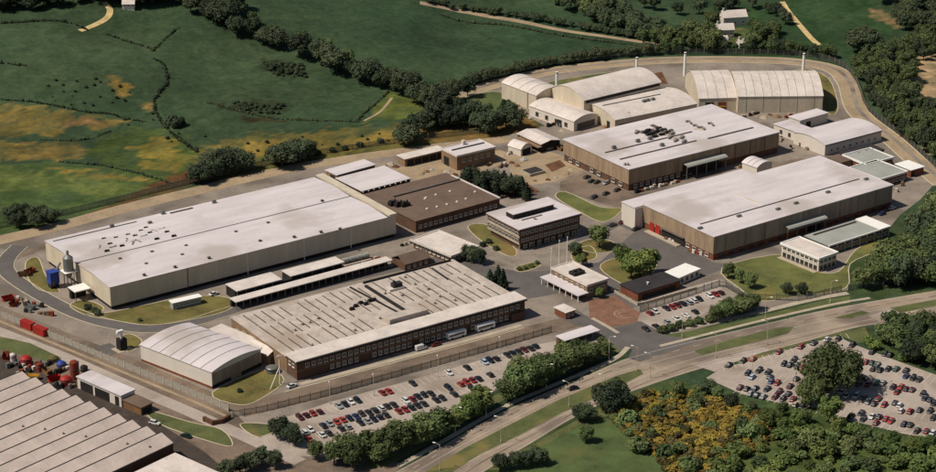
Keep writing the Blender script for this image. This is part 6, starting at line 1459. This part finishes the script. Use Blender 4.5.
# field hedges and scrub
def hedge(label, pts, step, r, kind, seed, tall=.8):
    """one hedge: a continuous line of foliage, one thing with one crown mesh"""
    pts = along(pts, step, r * .35, seed); rnd = random.Random(seed); m = MB(); o_ = pts[0]; z0 = hfun(*o_)
    for p in pts:
        if rnd.random() < .08: continue
        rr = r * rnd.choice((.45, .6, .7, .8, 1.25)) * rnd.uniform(.8, 1.2); c = (p[0] - o_[0], p[1] - o_[1], hfun(*p) - z0 + rr * .5)
        core(m, rnd, c, rr * .9); leaf_quads(m, rnd, c, rr, 22, .3)
    f = empty('hedge', label, 'hedge', (o_[0], o_[1], z0)); m.obj('foliage', kind, f)
hedge('thin dark hedge across the upper hill field below the wood', [(-42.5,375.9),(-24.9,367.1),(-12.7,360.6),(-7.1,352.6),(-3.9,344.2)], 1.1, 0.90, 'leaf_dark', 1)
hedge('dark hedge slanting across the upper hill field towards a gate', [(3.3,338.9),(8.6,328.1),(14.1,316.9),(16.4,310.5)], 1.1, 0.83, 'leaf_dark', 2)
hedge('dark hedge rising from the slanting hedge to the hedgerow', [(15.5,310.8),(24.4,319.3),(33.4,326.7),(38.9,330.2)], 1.1, 0.83, 'leaf_dark', 3)
hedge('winding dark hedge dropping through the middle of the hill fields', [(11.6,301.4),(13.4,295.1),(9.8,284.3),(6.8,275.8),(-1.8,266.5),(-8.1,259.7),(-12.2,250.1),(-15.9,234.7),(-17.0,222.0),(-17.2,211.3),(-17.5,196.5)], 1.1, 0.98, 'leaf_dark', 4)
hedge('thin dark hedge along the top of the ochre grass strips', [(-73.5,298.1),(-59.8,283.3),(-50.6,269.7),(-43.4,261.4),(-32.4,255.2),(-26.4,246.5),(-21.4,241.1)], 1.1, 0.68, 'leaf_dark', 5)
hedge('thin dark hedge between the two ochre grass strips', [(-72.0,242.2),(-59.8,237.5),(-49.8,236.1),(-39.0,240.6)], 1.1, 0.68, 'leaf_dark', 6)
hedge('dark hedge between ochre slope and the lower left pasture', [(-74.4,213.9),(-60.7,202.4),(-50.3,183.8),(-46.2,172.5),(-43.9,165.3)], 1.1, 0.75, 'leaf_dark', 7)
hedge('dark hedge along the foot of the great hill field', [(12.6,245.3),(21.3,229.8),(32.3,216.1),(48.7,203.1),(63.7,192.4)], 1.1, 0.75, 'leaf_dark', 8)
hedge('short hedge of the small triangular paddock beside the hedgerow', [(61.8,193.6),(75.3,204.9),(87.3,214.4),(96.2,222.0)], 1.1, 0.75, 'leaf_dark', 9)
hedge('dark hedge on the lower side of the pale farm track', [(180.4,310.7),(201.6,285.2),(218.7,254.8),(236.6,226.9),(245.4,213.2)], 1.1, 0.90, 'leaf_dark', 10)
hedge('broken hedge at the left edge of the hill field', [(-61.0,328.8),(-54.3,322.9),(-47.5,317.4)], 1.1, 0.90, 'leaf_dark', 11)
for p in scatter([(60.7,283.2),(74.4,269.4),(71.7,256.5),(58.2,265.0)], 40, 2, 30): shrub(p, U(.6, 1.9), 'dark', 'dark scrub bush in the patch high on the great hill field', 'scrub patch on the hill')
for p in scatter([(23.3,241.7),(44.6,229.4),(37.4,220.8),(20.8,228.8)], 34, 2, 31): shrub(p, U(.5, 1.6), 'dark', 'dark scrub bush in the hollow low on the great hill field', 'scrub in the hollow')
for p in scatter([(-48.0,299.3),(-14.8,282.5),(-14.2,261.9),(-42.8,265.0),(-53.5,280.5)], 24, 4, 32): shrub(p, U(.4, 1.2), 'dark', 'small dark scrub bush near the rocky ochre outcrop', 'scrub near the outcrop')
for p in [(-12.1,232.1),(-12.5,227.2),(-10.0,228.2)]: shrub(p, 2.8, 'dark', 'dark thorn clump by the winding hedge', 'thorn clump', 1.3)
for p in scatter([(-30.5,248.5),(-11.1,247.1),(-0.1,217.7),(-14.8,197.9),(-28.4,220.9)], 14, 4, 33): shrub(p, U(.4, 1.2), 'dark', 'small dark bush on the slope round the winding hedge', 'bushes round the winding hedge')
for p in scatter([(-13.0,196.7),(13.6,195.1),(73.6,173.0),(65.2,159.0),(19.9,169.1),(-20.1,167.6)], 20, 5, 34): shrub(p, U(.5, 1.2), 'dark', 'small dark bush on the ochre rough above the back fence', 'bushes on the ochre rough')

# farmhouses
def house(label, p, rz, w, d, h, roof):
    f = empty('farmhouse', label, 'house', (p[0], p[1], hfun(*p) - .3), math.radians(rz))
    MB().box(-w / 2, w / 2, -d / 2, d / 2, -1, h).add([(-w / 2, -d / 2, h), (-w / 2, d / 2, h), (-w / 2, 0, h + d * .4), (w / 2, -d / 2, h), (w / 2, d / 2, h), (w / 2, 0, h + d * .4)], [(0, 2, 1), (3, 4, 5), (0, 3, 5, 2), (1, 2, 5, 4)]).obj('wall', 'clad_white', f)
    r_ = MB().strip([(-d / 2 - .4, h - .1), (0, h + d * .4 + .2), (d / 2 + .4, h - .1)], -w / 2 - .3, w / 2 + .3, 'x', thick=.2).obj('roof', roof, f)
    MB().box(-w / 2 + .5, -w / 2 + 1.3, -.4, .4, h + d * .3, h + d * .4 + 1.4).obj('chimney', 'clad_white', r_)
    for k in range(3): place(window_mesh(1.1, 1.2), 'window', f, (-w / 2 + w * (k + .5) / 3, -d / 2 - .02, 1.4))
house('white farmhouse with pale roof, the upper one among the trees', (308.5,224.7), -20, 13, 7, 5, 'roof_pale')
house('small white farm cottage below the upper farmhouse', (290.3,209.5), -25, 9, 6, 4.5, 'roof_pale')
house('tiny white outbuilding at the lower end of the farm', (280.6,199.0), -25, 5, 4, 3, 'roof_pale')
house('tiny white outbuilding beside the green by the farm trees', (285.5,189.7), -10, 4, 3.5, 3, 'roof_pale')
house('pale rock near the wood on top of the hill field, built as a small white house', (25.6,360.1), -30, 6, 4.5, 3, 'roof_pale')  # pale rock is meant here; the house shape is made up
